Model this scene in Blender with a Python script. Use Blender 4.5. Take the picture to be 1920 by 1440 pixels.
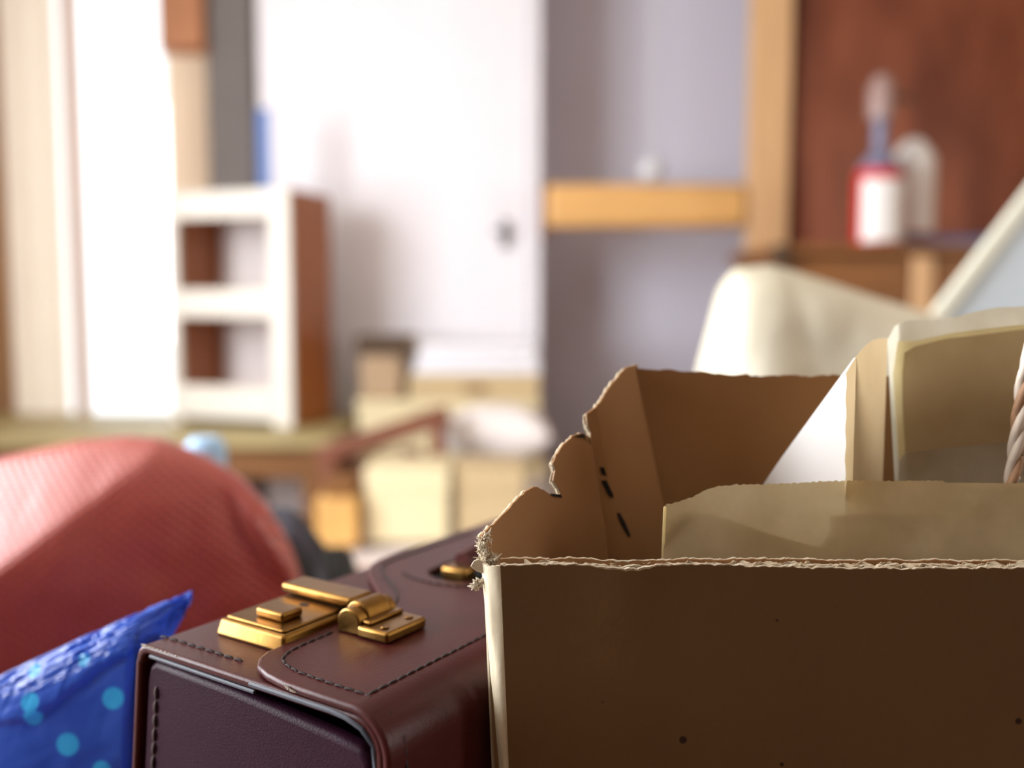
import bpy, bmesh, math, random
from mathutils import Vector, Matrix, noise
random.seed(7)
for o in list(bpy.data.objects):
    bpy.data.objects.remove(o)
SC = bpy.context.scene
COL = SC.collection

# ------------------------------------------------------------------ camera, world, light, exposure
F = 1750.0                       # focal length in pixels of the 1920 wide frame
PITCH = math.atan(150 / F)
EYE = Vector((0, 0, 1.13))
cd = bpy.data.cameras.new('camera')
cam = bpy.data.objects.new('camera', cd)
COL.objects.link(cam)
cam.location = EYE
cam.rotation_euler = (math.pi / 2 - PITCH, 0, 0)
cd.sensor_width = 36
cd.lens = F / 1920 * 36
cd.clip_start = 0.01
cd.dof.use_dof = True
cd.dof.focus_distance = 0.299
cd.dof.aperture_fstop = cd.lens / 1000 / 0.0078
SC.camera = cam

wd = bpy.data.worlds.new('daylight')
SC.world = wd
wd.use_nodes = True
bg = wd.node_tree.nodes['Background']
bg.inputs[0].default_value = (0.93, 0.97, 1.0, 1)
bg.inputs[1].default_value = 1.7

def area(name, loc, rot, sx, sy, power, color):
    l = bpy.data.lights.new(name, 'AREA')
    l.shape = 'RECTANGLE'; l.size = sx; l.size_y = sy
    l.energy = power; l.color = color
    o = bpy.data.objects.new(name, l)
    COL.objects.link(o)
    o.location = loc; o.rotation_euler = rot
    return o

# daylight through the big left window, plus a fill lamp added for the box's left panel
area('left_window_daylight', (-2.12, .75, 1.6), (0, -math.pi / 2, 0), 1.5, 1.85, 152, (0.95, 0.965, 1.0))
area('right_fill_light', (2.62, 0.2, 1.65), (0, math.pi / 2, 0), 1.1, 0.9, 24, (1.0, 0.95, 0.88))

vs = SC.view_settings
vs.view_transform = 'Standard'
vs.look = 'None'
vs.gamma = 1
vs.use_curve_mapping = False
vs.exposure = 0.3
SC.cycles.max_bounces = 10
SC.cycles.transparent_max_bounces = 16

# ------------------------------------------------------------------ helpers
def ray(px, py):
    x = (px - 960) / F; y = (720 - py) / F
    return Vector((x, math.cos(PITCH) + y * math.sin(PITCH), -math.sin(PITCH) + y * math.cos(PITCH)))

def at(px, py, Y):
    r = ray(px, py)
    return EYE + r * (Y / r.y)

def lin(c):
    return tuple((v / 255 / 12.92 if v / 255 <= 0.04045 else ((v / 255 + 0.055) / 1.055) ** 2.4) for v in c)

def material(name):
    m = bpy.data.materials.new(name)
    m.use_nodes = True
    return m, m.node_tree.nodes, m.node_tree.links, m.node_tree.nodes['Principled BSDF']

def mat(name, rgb, rough=0.6, metal=0.0, var=0.12, vscale=8.0, bump=0.0, bscale=60.0, spec=0.5, stretch=(1, 1, 1), rgb2=None,
        translucent=0.0, coat=0.0, sheen=0.0, detail=4.0):
    m, N, L, B = material(name)
    c = lin(rgb)
    c2 = lin(rgb2) if rgb2 else tuple(v * (1 - var) for v in c)
    tc = N.new('ShaderNodeTexCoord')
    mp = N.new('ShaderNodeMapping'); mp.inputs['Scale'].default_value = stretch
    L.new(tc.outputs['Object'], mp.inputs['Vector'])
    nz = N.new('ShaderNodeTexNoise'); nz.inputs['Scale'].default_value = vscale; nz.inputs['Detail'].default_value = detail
    L.new(mp.outputs[0], nz.inputs['Vector'])
    rp = N.new('ShaderNodeValToRGB')
    rp.color_ramp.elements[0].position = 0.3; rp.color_ramp.elements[1].position = 0.7
    rp.color_ramp.elements[0].color = (*c2, 1); rp.color_ramp.elements[1].color = (*c, 1)
    L.new(nz.outputs['Fac'], rp.inputs[0])
    L.new(rp.outputs[0], B.inputs['Base Color'])
    B.inputs['Roughness'].default_value = rough
    B.inputs['Metallic'].default_value = metal
    B.inputs['Specular IOR Level'].default_value = spec
    B.inputs['Coat Weight'].default_value = coat
    B.inputs['Coat Roughness'].default_value = 0.2
    B.inputs['Sheen Weight'].default_value = sheen
    if bump:
        n2 = N.new('ShaderNodeTexNoise'); n2.inputs['Scale'].default_value = bscale; n2.inputs['Detail'].default_value = 5
        L.new(mp.outputs[0], n2.inputs['Vector'])
        bp = N.new('ShaderNodeBump'); bp.inputs['Strength'].default_value = bump; bp.inputs['Distance'].default_value = 0.001
        L.new(n2.outputs['Fac'], bp.inputs['Height']); L.new(bp.outputs[0], B.inputs['Normal'])
    if translucent:
        tr = N.new('ShaderNodeBsdfTranslucent'); L.new(rp.outputs[0], tr.inputs['Color'])
        mx = N.new('ShaderNodeMixShader'); mx.inputs[0].default_value = translucent
        L.new(B.outputs[0], mx.inputs[1]); L.new(tr.outputs[0], mx.inputs[2])
        L.new(mx.outputs[0], N['Material Output'].inputs['Surface'])
    return m

def add_spots(m, spots, rgb, soft=0.25):
    """flat marks of their own colour at given object-space points (x, y, z, radius)"""
    N, L = m.node_tree.nodes, m.node_tree.links
    B = N['Principled BSDF']
    src = B.inputs['Base Color'].links[0].from_socket
    tc = N.new('ShaderNodeTexCoord')
    wob = N.new('ShaderNodeTexNoise'); wob.inputs['Scale'].default_value = 500
    L.new(tc.outputs['Object'], wob.inputs['Vector'])
    tot = None
    for (x, y, z, r) in spots:
        d = N.new('ShaderNodeVectorMath'); d.operation = 'DISTANCE'
        L.new(tc.outputs['Object'], d.inputs[0]); d.inputs[1].default_value = (x, y, z)
        mr = N.new('ShaderNodeMapRange'); mr.inputs[1].default_value = r * (1 + soft / 2); mr.inputs[2].default_value = r * (1 - soft / 2)
        L.new(d.outputs['Value'], mr.inputs[0])
        if tot is None:
            tot = mr.outputs[0]
        else:
            a = N.new('ShaderNodeMath'); a.operation = 'MAXIMUM'
            L.new(tot, a.inputs[0]); L.new(mr.outputs[0], a.inputs[1]); tot = a.outputs[0]
    mx = N.new('ShaderNodeMix'); mx.data_type = 'RGBA'
    L.new(tot, mx.inputs['Factor']); L.new(src, mx.inputs['A']); mx.inputs['B'].default_value = (*lin(rgb), 1)
    for l in list(src.links):
        if l.to_node != mx:
            s = l.to_socket
            L.remove(l)
            L.new(mx.outputs['Result'], s)
    return m

ORIGIN = {}
def world_loc(o):
    p = Vector((0, 0, 0))
    while o:
        p += o.location; o = o.parent
    return p

def thing(name, label, cat, loc, group=None):
    o = bpy.data.objects.new(name, None)
    o.empty_display_size = 0.05
    COL.objects.link(o)
    o.location = loc
    o['label'] = label; o['category'] = cat
    if group: o['group'] = group
    return o

def tag(o, label, cat, group=None):
    o['label'] = label; o['category'] = cat
    if group: o['group'] = group
    return o

def struct(o):
    o['kind'] = 'structure'
    return o

def link(name, me, parent=None, loc=None):
    """link a mesh given in world coordinates; its origin becomes loc (top level) or its parent's origin"""
    o = bpy.data.objects.new(name, me)
    COL.objects.link(o)
    if parent:
        o.parent = parent
        org = world_loc(parent)
    else:
        org = Vector(loc) if loc is not None else Vector((0, 0, 0))
        o.location = org
    if org.length:
        me.transform(Matrix.Translation(-org))
    return o

def finish(bm, name, mats, parent=None, loc=None, smooth=0.7, bevel=0.0, seg=2, subd=0, recalc=True, bang=0.6):
    if recalc:
        bmesh.ops.recalc_face_normals(bm, faces=bm.faces[:])
    me = bpy.data.meshes.new(name)
    bm.to_mesh(me); bm.free()
    if not isinstance(mats, (list, tuple)): mats = [mats]
    for m in mats: me.materials.append(m)
    if smooth:
        me.shade_smooth(); me.set_sharp_from_angle(angle=smooth)
    o = link(name, me, parent, loc)
    if bevel:
        b = o.modifiers.new('bevel', 'BEVEL'); b.width = bevel; b.segments = seg; b.limit_method = 'ANGLE'; b.angle_limit = bang
        b.harden_normals = False
    if subd:
        s = o.modifiers.new('subd', 'SUBSURF'); s.levels = subd; s.render_levels = subd
    return o

def box_bm(bm, c, s, rz=0.0, rx=0.0, ry=0.0):
    r = bmesh.ops.create_cube(bm, size=1)
    M = Matrix.Translation(Vector(c)) @ Matrix.Rotation(rz, 4, 'Z') @ Matrix.Rotation(ry, 4, 'Y') @ Matrix.Rotation(rx, 4, 'X') @ Matrix.Diagonal((*s, 1))
    bmesh.ops.transform(bm, matrix=M, verts=r['verts'])
    return bm

def box(name, c, s, m, parent=None, loc=None, rz=0.0, rx=0.0, ry=0.0, bevel=0.004, seg=2):
    return finish(box_bm(bmesh.new(), c, s, rz, rx, ry), name, m, parent, loc, bevel=bevel, seg=seg)

def span(name, lo, hi, m, parent=None, loc=None, bevel=0.004):
    c = [(a + b) / 2 for a, b in zip(lo, hi)]; s = [abs(b - a) for a, b in zip(lo, hi)]
    return box(name, c, s, m, parent, loc, bevel=bevel)

def tube_bm(bm, pts, rad, n=8, cap=True):
    pts = [Vector(p) for p in pts]
    if not isinstance(rad, (list, tuple)): rad = [rad] * len(pts)
    rings = []
    up = Vector((0.13, 0.31, 0.94))
    for i, p in enumerate(pts):
        d = (pts[min(i + 1, len(pts) - 1)] - pts[max(i - 1, 0)]).normalized()
        a = d.cross(up)
        if a.length < 1e-4: a = d.cross(Vector((1, 0, 0)))
        a.normalize(); b = d.cross(a)
        rings.append([bm.verts.new(p + (a * math.cos(t) + b * math.sin(t)) * rad[i]) for t in [2 * math.pi * k / n for k in range(n)]])
    for r0, r1 in zip(rings, rings[1:]):
        for k in range(n):
            bm.faces.new((r0[k], r0[(k + 1) % n], r1[(k + 1) % n], r1[k]))
    if cap:
        bm.faces.new(rings[0]); bm.faces.new(rings[-1][::-1])
    return bm

def tube(name, pts, rad, m, parent=None, loc=None, n=8):
    return finish(tube_bm(bmesh.new(), pts, rad, n), name, m, parent, loc, smooth=0.9)

def lathe(name, c, prof, m, parent=None, loc=None, n=24):
    bm = bmesh.new(); c = Vector(c)
    rings = [[bm.verts.new(c + Vector((r * math.cos(2 * math.pi * k / n), r * math.sin(2 * math.pi * k / n), z))) for k in range(n)] for r, z in prof]
    for r0, r1 in zip(rings, rings[1:]):
        for k in range(n):
            bm.faces.new((r0[k], r0[(k + 1) % n], r1[(k + 1) % n], r1[k]))
    bm.faces.new(rings[0][::-1]); bm.faces.new(rings[-1])
    return finish(bm, name, m, parent, loc, smooth=0.7)

def plate_bm(bm, poly, c0, c1, fmap, holes=(), cut_a=(), cut_b=()):
    """fill a flat outline (a, b), cut it along lines, give it thickness c0..c1 and bend it with fmap(a, b, c)"""
    edges = []
    for lp in [poly] + list(holes):
        vv = [bm.verts.new((p[0], p[1], 0)) for p in lp]
        for i in range(len(vv)):
            edges.append(bm.edges.new((vv[i], vv[(i + 1) % len(vv)])))
    bmesh.ops.triangle_fill(bm, edges=edges, use_beauty=True, use_dissolve=False)
    bmesh.ops.dissolve_limit(bm, angle_limit=0.01, verts=[], edges=[e for e in bm.edges if len(e.link_faces) == 2])
    for k, cuts in ((0, cut_a), (1, cut_b)):
        for x in cuts:
            co = [0, 0, 0]; no = [0, 0, 0]; co[k] = x; no[k] = 1
            bmesh.ops.bisect_plane(bm, geom=bm.verts[:] + bm.edges[:] + bm.faces[:], plane_co=co, plane_no=no, dist=1e-7)
    if c1 - c0 < .00031:                     # a single leaf of paper: light goes through it once
        for v in bm.verts: v.co = fmap(v.co.x, v.co.y, c0)
        return bm
    r = bmesh.ops.extrude_face_region(bm, geom=bm.faces[:])
    top = [g for g in r['geom'] if isinstance(g, bmesh.types.BMVert)]
    for v in bm.verts: v.co.z = c0
    for v in top: v.co.z = c1
    for v in bm.verts: v.co = fmap(*v.co)
    return bm

def plate(name, poly, c0, c1, fmap, m, parent=None, loc=None, holes=(), cut_a=(), cut_b=(), bevel=0.0, seg=2, smooth=0.6):
    return finish(plate_bm(bmesh.new(), poly, c0, c1, fmap, holes, cut_a, cut_b), name, m, parent, loc, bevel=bevel, seg=seg, smooth=smooth)

def sheet(name, f, nu, nv, m, parent=None, loc=None, thick=0.0, smooth=1.2):
    """a surface f(u, v), 0..1, with real thickness"""
    bm = bmesh.new()
    g = [[bm.verts.new(f(i / nu, j / nv)) for i in range(nu + 1)] for j in range(nv + 1)]
    for j in range(nv):
        for i in range(nu):
            bm.faces.new((g[j][i], g[j][i + 1], g[j + 1][i + 1], g[j + 1][i]))
    if thick:
        bmesh.ops.recalc_face_normals(bm, faces=bm.faces[:])
        bmesh.ops.solidify(bm, geom=bm.faces[:], thickness=thick)
    return finish(bm, name, m, parent, loc, smooth=smooth)

def arc(cx, cy, r, a0, a1, n):
    return [(cx + r * math.cos(math.radians(a0 + (a1 - a0) * k / n)), cy + r * math.sin(math.radians(a0 + (a1 - a0) * k / n))) for k in range(n + 1)]

def fbm(x, y, z=0.0):
    return noise.fractal(Vector((x, y, z)), 1.0, 2.0, 4)

# ------------------------------------------------------------------ materials
M = {}
M['wall'] = mat('painted plaster', (236, 233, 232), 0.85, var=0.04, vscale=2)
M['wall_dim'] = mat('tan plaster', (178, 140, 104), 0.9, var=0.08, vscale=2)
M['ceiling'] = mat('ceiling paint', (226, 216, 202), 0.9, var=0.05)
M['rear'] = mat('dark panelling', (132, 108, 88), 0.8, var=0.2, vscale=3, stretch=(8, 8, 0.6))
M['floor'] = mat('floor boards', (120, 84, 54), 0.5, var=0.25, vscale=4, stretch=(10, 1, 1))
M['door'] = mat('white door paint', (238, 237, 243), 0.5, var=0.02)
M['grey_panel'] = mat('grey panel paint', (216, 217, 232), 0.7, var=0.05, vscale=1.5)
M['grey_dark'] = mat('grey pillar paint', (112, 106, 103), 0.7, var=0.08)
M['steel'] = mat('grey steel', (150, 150, 155), 0.35, 0.8, var=0.1)
M['pine'] = mat('pine', (226, 176, 108), 0.5, var=0.16, vscale=6, stretch=(1, 6, 6))
M['pine_post'] = mat('pale pine post', (222, 180, 132), 0.5, var=0.16, vscale=6, stretch=(8, 8, 0.7))
M['rosewood'] = mat('reddish veneer', (152, 86, 58), 0.4, vscale=3.2, rgb2=(104, 50, 30), stretch=(2.2, 2.2, 0.8), detail=6)
M['walnut'] = mat('walnut', (142, 92, 46), 0.45, var=0.3, vscale=5, stretch=(1, 6, 6))
M['brown_side'] = mat('brown veneer', (172, 100, 40), 0.45, var=0.25, vscale=5, stretch=(6, 6, 0.7))
M['white_edge'] = mat('white edge board', (226, 222, 212), 0.5, var=0.03)
M['olive_top'] = mat('olive table edge', (168, 152, 104), 0.5, var=0.15)
M['table_wood'] = mat('table wood', (128, 84, 38), 0.5, var=0.25, vscale=6, stretch=(1, 6, 6))
M['chair_wood'] = mat('dark red chair wood', (128, 76, 54), 0.45, var=0.25, vscale=6)
M['orange_wood'] = mat('orange wood', (222, 172, 100), 0.5, var=0.2, vscale=6)
M['curtain_cream'] = mat('cream curtain', (250, 240, 224), 0.9, var=0.03, translucent=0.5)
M['curtain_peach'] = mat('peach curtain', (242, 222, 196), 0.9, var=0.05, translucent=0.45)
M['pelmet'] = mat('brown pelmet wood', (176, 118, 78), 0.6, var=0.15)
M['frame_pink'] = mat('window frame paint', (222, 190, 172), 0.6, var=0.06)
M['linen'] = mat('cream dust cloth', (218, 214, 196), 0.9, vscale=6, rgb2=(190, 184, 160), bump=0.3, bscale=90)
M['white_cloth'] = mat('white cloth', (232, 226, 224), 0.9, var=0.05, bump=0.2)
M['bed_cloth'] = mat('pale green white blanket', (214, 216, 204), 0.9, vscale=5, rgb2=(220, 204, 206), bump=0.2)
M['cream_card'] = mat('cream carton board', (226, 212, 172), 0.8, var=0.05)
M['tan_card'] = mat('tan carton board', (196, 174, 134), 0.8, var=0.08)
M['paper_white'] = mat('white foam board', (235, 236, 243), 0.7, var=0.03)
M['beige_cloth'] = mat('beige folded cloth', (178, 152, 122), 0.9, var=0.1)
M['dark_book'] = mat('dark brown book cloth', (76, 56, 36), 0.7, var=0.1)
M['blue_folder'] = mat('blue folder card', (96, 128, 190), 0.6, var=0.05)
M['blue_grey'] = mat('blue grey book cloth', (104, 120, 160), 0.5, var=0.08)
M['red_plastic'] = mat('red plastic', (200, 26, 28), 0.35, var=0.05)
M['white_plastic'] = mat('white label', (236, 236, 234), 0.4, var=0.03)
M['grey_plastic'] = mat('grey pump plastic', (158, 132, 126), 0.35, var=0.05)
M['slate_plastic'] = mat('slate shoulder', (120, 124, 150), 0.35, var=0.05)
M['pale_blue'] = mat('pale blue board', (204, 220, 232), 0.6, var=0.04)
M['cream_edge'] = mat('cream board edge', (222, 224, 208), 0.6, var=0.04)
M['black_cloth'] = mat('black bag cloth', (34, 36, 38), 0.7, var=0.2, bump=0.3, bscale=200)
M['slate_cloth'] = mat('slate bag cloth', (88, 94, 104), 0.7, var=0.2, bump=0.3, bscale=200)
M['cord_white'] = mat('white cord', (205, 208, 212), 0.6, var=0.03)
M['jug_blue'] = mat('pale blue jar', (160, 200, 236), 0.4, var=0.05)
M['leather'] = mat('burgundy leather', (66, 22, 22), 0.37, var=0.25, vscale=40, bump=0.10, bscale=900, spec=0.22)
M['leather_end'] = mat('dark purple leather', (44, 17, 34), 0.46, var=0.18, vscale=60, bump=0.22, bscale=1400, spec=0.10)
M['thread'] = mat('dark thread', (34, 20, 20), 0.8, var=0.3, vscale=300)
M['thread_pale'] = mat('brown thread', (70, 52, 48), 0.8, var=0.4, vscale=900)
M['scuff'] = mat('worn leather edge', (176, 164, 150), 0.8, var=0.3, vscale=900)
M['piping'] = mat('slate edge piping', (72, 80, 92), 0.4, var=0.1)
M['brass'] = mat('brass', (142, 108, 58), 0.31, 1.0, vscale=120, rgb2=(124, 90, 44), bump=0.05, bscale=400)
M['black'] = mat('black lining', (8, 6, 7), 0.9, var=0.1)
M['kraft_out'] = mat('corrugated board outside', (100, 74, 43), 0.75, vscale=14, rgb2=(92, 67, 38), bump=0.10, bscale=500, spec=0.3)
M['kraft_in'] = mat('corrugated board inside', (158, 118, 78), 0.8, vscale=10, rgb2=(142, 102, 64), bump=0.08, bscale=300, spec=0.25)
M['kraft_pale_lit'] = mat('pale lit board', (208, 198, 174), 0.85, vscale=40, rgb2=(192, 180, 154), bump=0.15, bscale=500, spec=0.2)  # paler copy of the board, window light put into its colour
M['torn'] = mat('torn board fibre', (214, 202, 180), 0.95, var=0.25, vscale=400, spec=0.1)
M['flute'] = mat('board fluting', (196, 178, 150), 0.95, var=0.3, vscale=300, spec=0.1)
M['paper'] = mat('kraft bag paper', (224, 208, 168), 0.7, vscale=70, rgb2=(206, 188, 146), bump=0.1, bscale=250, spec=0.25, translucent=0.55)
M['paper_shade'] = mat('shade toned bag paper', (190, 170, 134), 0.7, vscale=30, rgb2=(176, 154, 116), bump=0.15, bscale=150, spec=0.2, translucent=0.5)  # browner copy: dimmer light of doubled and turned-away paper painted in
M['paper_pale'] = mat('pale bag paper', (232, 230, 212), 0.7, vscale=60, rgb2=(206, 202, 178), spec=0.2, translucent=0.55)  # paler copy: light through the single layer painted in
M['paper_rim'] = mat('cream paper rim', (236, 222, 176), 0.7, var=0.05, spec=0.2, translucent=0.55)
M['sheet_white'] = mat('bright white paper', (253, 253, 253), 0.6, var=0.005, spec=0.4, translucent=0.35)
M['rope'] = mat('twisted paper cord', (226, 214, 200), 0.6, var=0.3, vscale=300, stretch=(1, 1, 0.2))
M['rope_dark'] = mat('brown twisted paper cord', (176, 138, 106), 0.6, var=0.3, vscale=300)

def glass_mat():
    m, N, L, B = material('window glass')
    tr = N.new('ShaderNodeBsdfTransparent'); gl = N.new('ShaderNodeBsdfGlossy'); gl.inputs['Roughness'].default_value = 0.03
    mx = N.new('ShaderNodeMixShader'); mx.inputs[0].default_value = 0.06
    L.new(tr.outputs[0], mx.inputs[1]); L.new(gl.outputs[0], mx.inputs[2])
    L.new(mx.outputs[0], N['Material Output'].inputs['Surface'])
    return m
M['glass'] = glass_mat()

def weave_mat():
    m, N, L, B = material('red woven fabric')
    tc = N.new('ShaderNodeTexCoord')
    mp = N.new('ShaderNodeMapping'); mp.inputs['Rotation'].default_value = (0.5, 0.8, 0.3)
    L.new(tc.outputs['Object'], mp.inputs[0])
    wv = []
    for d in ('X', 'Z'):
        w = N.new('ShaderNodeTexWave'); w.bands_direction = d; w.inputs['Scale'].default_value = 62; w.inputs['Distortion'].default_value = 0.4
        L.new(mp.outputs[0], w.inputs['Vector']); wv.append(w)
    mu = N.new('ShaderNodeMath'); mu.operation = 'MULTIPLY'
    L.new(wv[0].outputs['Fac'], mu.inputs[0]); L.new(wv[1].outputs['Fac'], mu.inputs[1])
    rp = N.new('ShaderNodeValToRGB')
    rp.color_ramp.elements[0].color = (*lin((182, 68, 56)), 1); rp.color_ramp.elements[1].color = (*lin((120, 36, 30)), 1)
    L.new(mu.outputs[0], rp.inputs[0]); L.new(rp.outputs[0], B.inputs['Base Color'])
    bp = N.new('ShaderNodeBump'); bp.inputs['Strength'].default_value = 0.8; bp.inputs['Distance'].default_value = 0.001
    L.new(mu.outputs[0], bp.inputs['Height']); L.new(bp.outputs[0], B.inputs['Normal'])
    B.inputs['Roughness'].default_value = 0.42
    B.inputs['Coat Weight'].default_value = 0.6; B.inputs['Coat Roughness'].default_value = 0.4
    B.inputs['Specular IOR Level'].default_value = 0.7
    B.inputs['Sheen Weight'].default_value = 0.05
    return m
M['weave'] = weave_mat()

def plastic_mat():
    m, N, L, B = material('blue plastic film')
    tc = N.new('ShaderNodeTexCoord')
    nz = N.new('ShaderNodeTexNoise'); nz.inputs['Scale'].default_value = 9; nz.inputs['Detail'].default_value = 3
    L.new(tc.outputs['Object'], nz.inputs['Vector'])
    rp = N.new('ShaderNodeValToRGB')
    rp.color_ramp.elements[0].position = 0.35; rp.color_ramp.elements[1].position = 0.65
    rp.color_ramp.elements[0].color = (*lin((50, 86, 190)), 1); rp.color_ramp.elements[1].color = (*lin((84, 134, 232)), 1)
    L.new(nz.outputs['Fac'], rp.inputs[0]); L.new(rp.outputs[0], B.inputs['Base Color'])
    B.inputs['Roughness'].default_value = 0.22
    B.inputs['Specular IOR Level'].default_value = 0.7
    tr = N.new('ShaderNodeBsdfTranslucent'); L.new(rp.outputs[0], tr.inputs['Color'])
    mx = N.new('ShaderNodeMixShader'); mx.inputs[0].default_value = 0.4
    L.new(B.outputs[0], mx.inputs[1]); L.new(tr.outputs[0], mx.inputs[2])
    tp = N.new('ShaderNodeBsdfTransparent'); tp.inputs['Color'].default_value = (.55, .7, 1, 1)
    m2 = N.new('ShaderNodeMixShader'); m2.inputs[0].default_value = 0.2
    L.new(mx.outputs[0], m2.inputs[1]); L.new(tp.outputs[0], m2.inputs[2])
    L.new(m2.outputs[0], N['Material Output'].inputs['Surface'])
    return m
M['plastic'] = plastic_mat()

# ------------------------------------------------------------------ the room
XL, XR, YB, YF, ZC = -2.0, 2.5, 3.4, -2.6, 2.6
struct(span('floor', (XL - .1, YF - .1, -0.1), (XR + .1, 4.0, 0), M['floor'], bevel=0))
struct(span('ceiling', (XL - .1, YF - .1, ZC), (XR + .1, 4.0, ZC + .1), M['ceiling'], bevel=0))
struct(span('wall_front', (XL, YF - .1, 0), (XR, YF, ZC), M['rear'], bevel=0))

def wall_pieces(name, pieces, m):
    bm = bmesh.new()
    for lo, hi in pieces:
        box_bm(bm, [(a + b) / 2 for a, b in zip(lo, hi)], [abs(b - a) for a, b in zip(lo, hi)])
    return struct(finish(bm, name, m, smooth=0))
# left wall with its window opening (Y -.2 .. 1.7)
wall_pieces('wall_left', [((XL - .1, YF, 0), (XL, -.2, ZC)), ((XL - .1, 1.7, 0), (XL, 3.5, ZC)),
                          ((XL - .1, -.2, 0), (XL, 1.7, .85)), ((XL - .1, -.2, 2.35), (XL, 1.7, ZC))], M['wall'])
wall_pieces('wall_right', [((XR, YF, 0), (XR + .1, -.25, ZC)), ((XR, .65, 0), (XR + .1, 3.9, ZC)),
                           ((XR, -.25, 0), (XR + .1, .65, 1.1)), ((XR, -.25, 2.2), (XR + .1, .65, ZC))], M['wall_dim'])
WX0, WX1 = at(14, 570, YB).x, at(372, 570, YB).x
DX0, DX1 = at(500, 570, YB).x, at(1010, 570, YB).x
wall_pieces('wall_back', [((XL, YB, 0), (WX0, YB + .1, ZC)), ((WX1, YB, 0), (DX1, YB + .1, ZC)),
                          ((WX0, YB, 0), (WX1, YB + .1, .25)), ((WX0, YB, 2.45), (WX1, YB + .1, ZC))], M['wall_dim'])
wall_pieces('wall_alcove', [((DX1 - .1, 3.72, 0), (XR, 3.8, ZC)), ((DX1 - .06, YB, 0), (DX1, 3.72, ZC))], M['grey_panel'])

def window(name, lo, hi, axis, bars):
    """frame with panes; axis 0: lies in a YZ wall, axis 1: in an XZ wall"""
    root = bpy.data.objects.new(name, None); COL.objects.link(root)
    root.location = lo; root['kind'] = 'structure'
    a0, a1 = (lo[1], hi[1]) if axis == 0 else (lo[0], hi[0])
    d0, d1 = (lo[0], hi[0]) if axis == 0 else (lo[1], hi[1])
    def seg(nm, p0, p1, z0, z1, m, dd0=d0, dd1=d1):
        if axis == 0: span(nm, (dd0, p0, z0), (dd1, p1, z1), m, root, bevel=0.003)
        else: span(nm, (p0, dd0, z0), (p1, dd1, z1), m, root, bevel=0.003)
    w = 0.035
    seg('frame', a0, a0 + w, lo[2], hi[2], M['frame_pink']); seg('frame', a1 - w, a1, lo[2], hi[2], M['frame_pink'])
    seg('frame', a0 + w, a1 - w, lo[2], lo[2] + w, M['frame_pink']); seg('frame', a0 + w, a1 - w, hi[2] - w, hi[2], M['frame_pink'])
    dm = (d0 + d1) / 2
    edges = [a0 + w] + bars + [a1 - w]
    for b in bars:
        seg('mullion', b - .022, b + .022, lo[2] + w, hi[2] - w, M['frame_pink'])
    for p0, p1 in zip(edges, edges[1:]):
        seg('pane', p0, p1, lo[2] + w, hi[2] - w, M['glass'], dm - .002, dm + .002)
    return root
window('window_1', (WX0, YB + .03, .25), (WX1, YB + .07, 2.45), 1, [at(138, 570, YB).x])
window('window_2', (XL - .07, -.2, .85), (XL - .03, 1.7, 2.35), 0, [.75])
window('added_window', (XR + .03, -.25, 1.1), (XR + .07, .65, 2.2), 0, [.2])  # unseen window added to go with the right fill lamp

# white door in the back wall
dr = bpy.data.objects.new('door_1', None); COL.objects.link(dr); dr.location = (DX0, YB, 0); dr['kind'] = 'structure'
span('door_leaf', (DX0, YB - .045, .01), (DX1 - .035, YB - .004, 2.42), M['door'], dr)
span('door_jamb', (DX1 - .03, YB - .06, 0), (DX1 + .004, YB - .001, 2.45), M['door'], dr)
hp = at(950, 440, YB - .05)
span('keyhole_plate', (hp.x - .018, YB - .05, hp.z - .05), (hp.x + .018, YB - .045, hp.z + .05), M['steel'], dr, bevel=0.001)
tube('door_handle', [(hp.x, YB - .05, hp.z + .01), (hp.x, YB - .085, hp.z + .01), (hp.x - .02, YB - .09, hp.z + .01), (hp.x - .05, YB - .09, hp.z + .008)], .008, M['steel'], dr)
# grey pillar left of the door
gx0, gx1 = at(400, 570, YB).x, at(492, 570, YB).x
struct(span('trim_1', (gx0, YB - .05, 0), (gx1, YB - .001, ZC - .001), M['grey_dark'], bevel=0.01))

# curtains beside the narrow window
def curtain(name, label, px0, px1, Y, z0, z1, m, folds, amp):
    x0, x1 = at(px0, 570, Y).x, at(px1, 570, Y).x
    rt = thing(name, label, 'curtain', ((x0 + x1) / 2, Y, z0))
    def f(u, v):
        return Vector((x0 + (x1 - x0) * u, Y + amp * math.sin(u * folds * 2 * math.pi + .6) * (1 - .25 * v), z0 + (z1 - z0) * v))
    sheet('cloth', f, 40, 6, m, rt)
    tube('curtain_rod', [(x0 - .01, Y, z1 + .008), (x1 + .01, Y, z1 + .008)], .009, M['pelmet'], rt)
    return rt
curtain('curtain', 'cream curtain hanging left of the bright narrow window', 18, 127, YB - .06, .02, 2.5, M['curtain_cream'], 2.5, .018)
pz = at(350, 95, YB - .05).z
curtain('curtain', 'peach curtain hanging between the bright window and the grey pillar', 322, 398, YB - .06, .02, pz - .02, M['curtain_peach'], 2, .014)
pz = at(350, 95, YB - .05).z
tag(span('pelmet_board', (at(318, 570, YB - .06).x, YB - .09, pz), (at(399, 570, YB - .06).x, YB - .002, ZC - .02), M['pelmet'], loc=(at(360, 570, YB).x, YB, pz)),
    'brown wooden pelmet board above the peach curtain', 'board')

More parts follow.
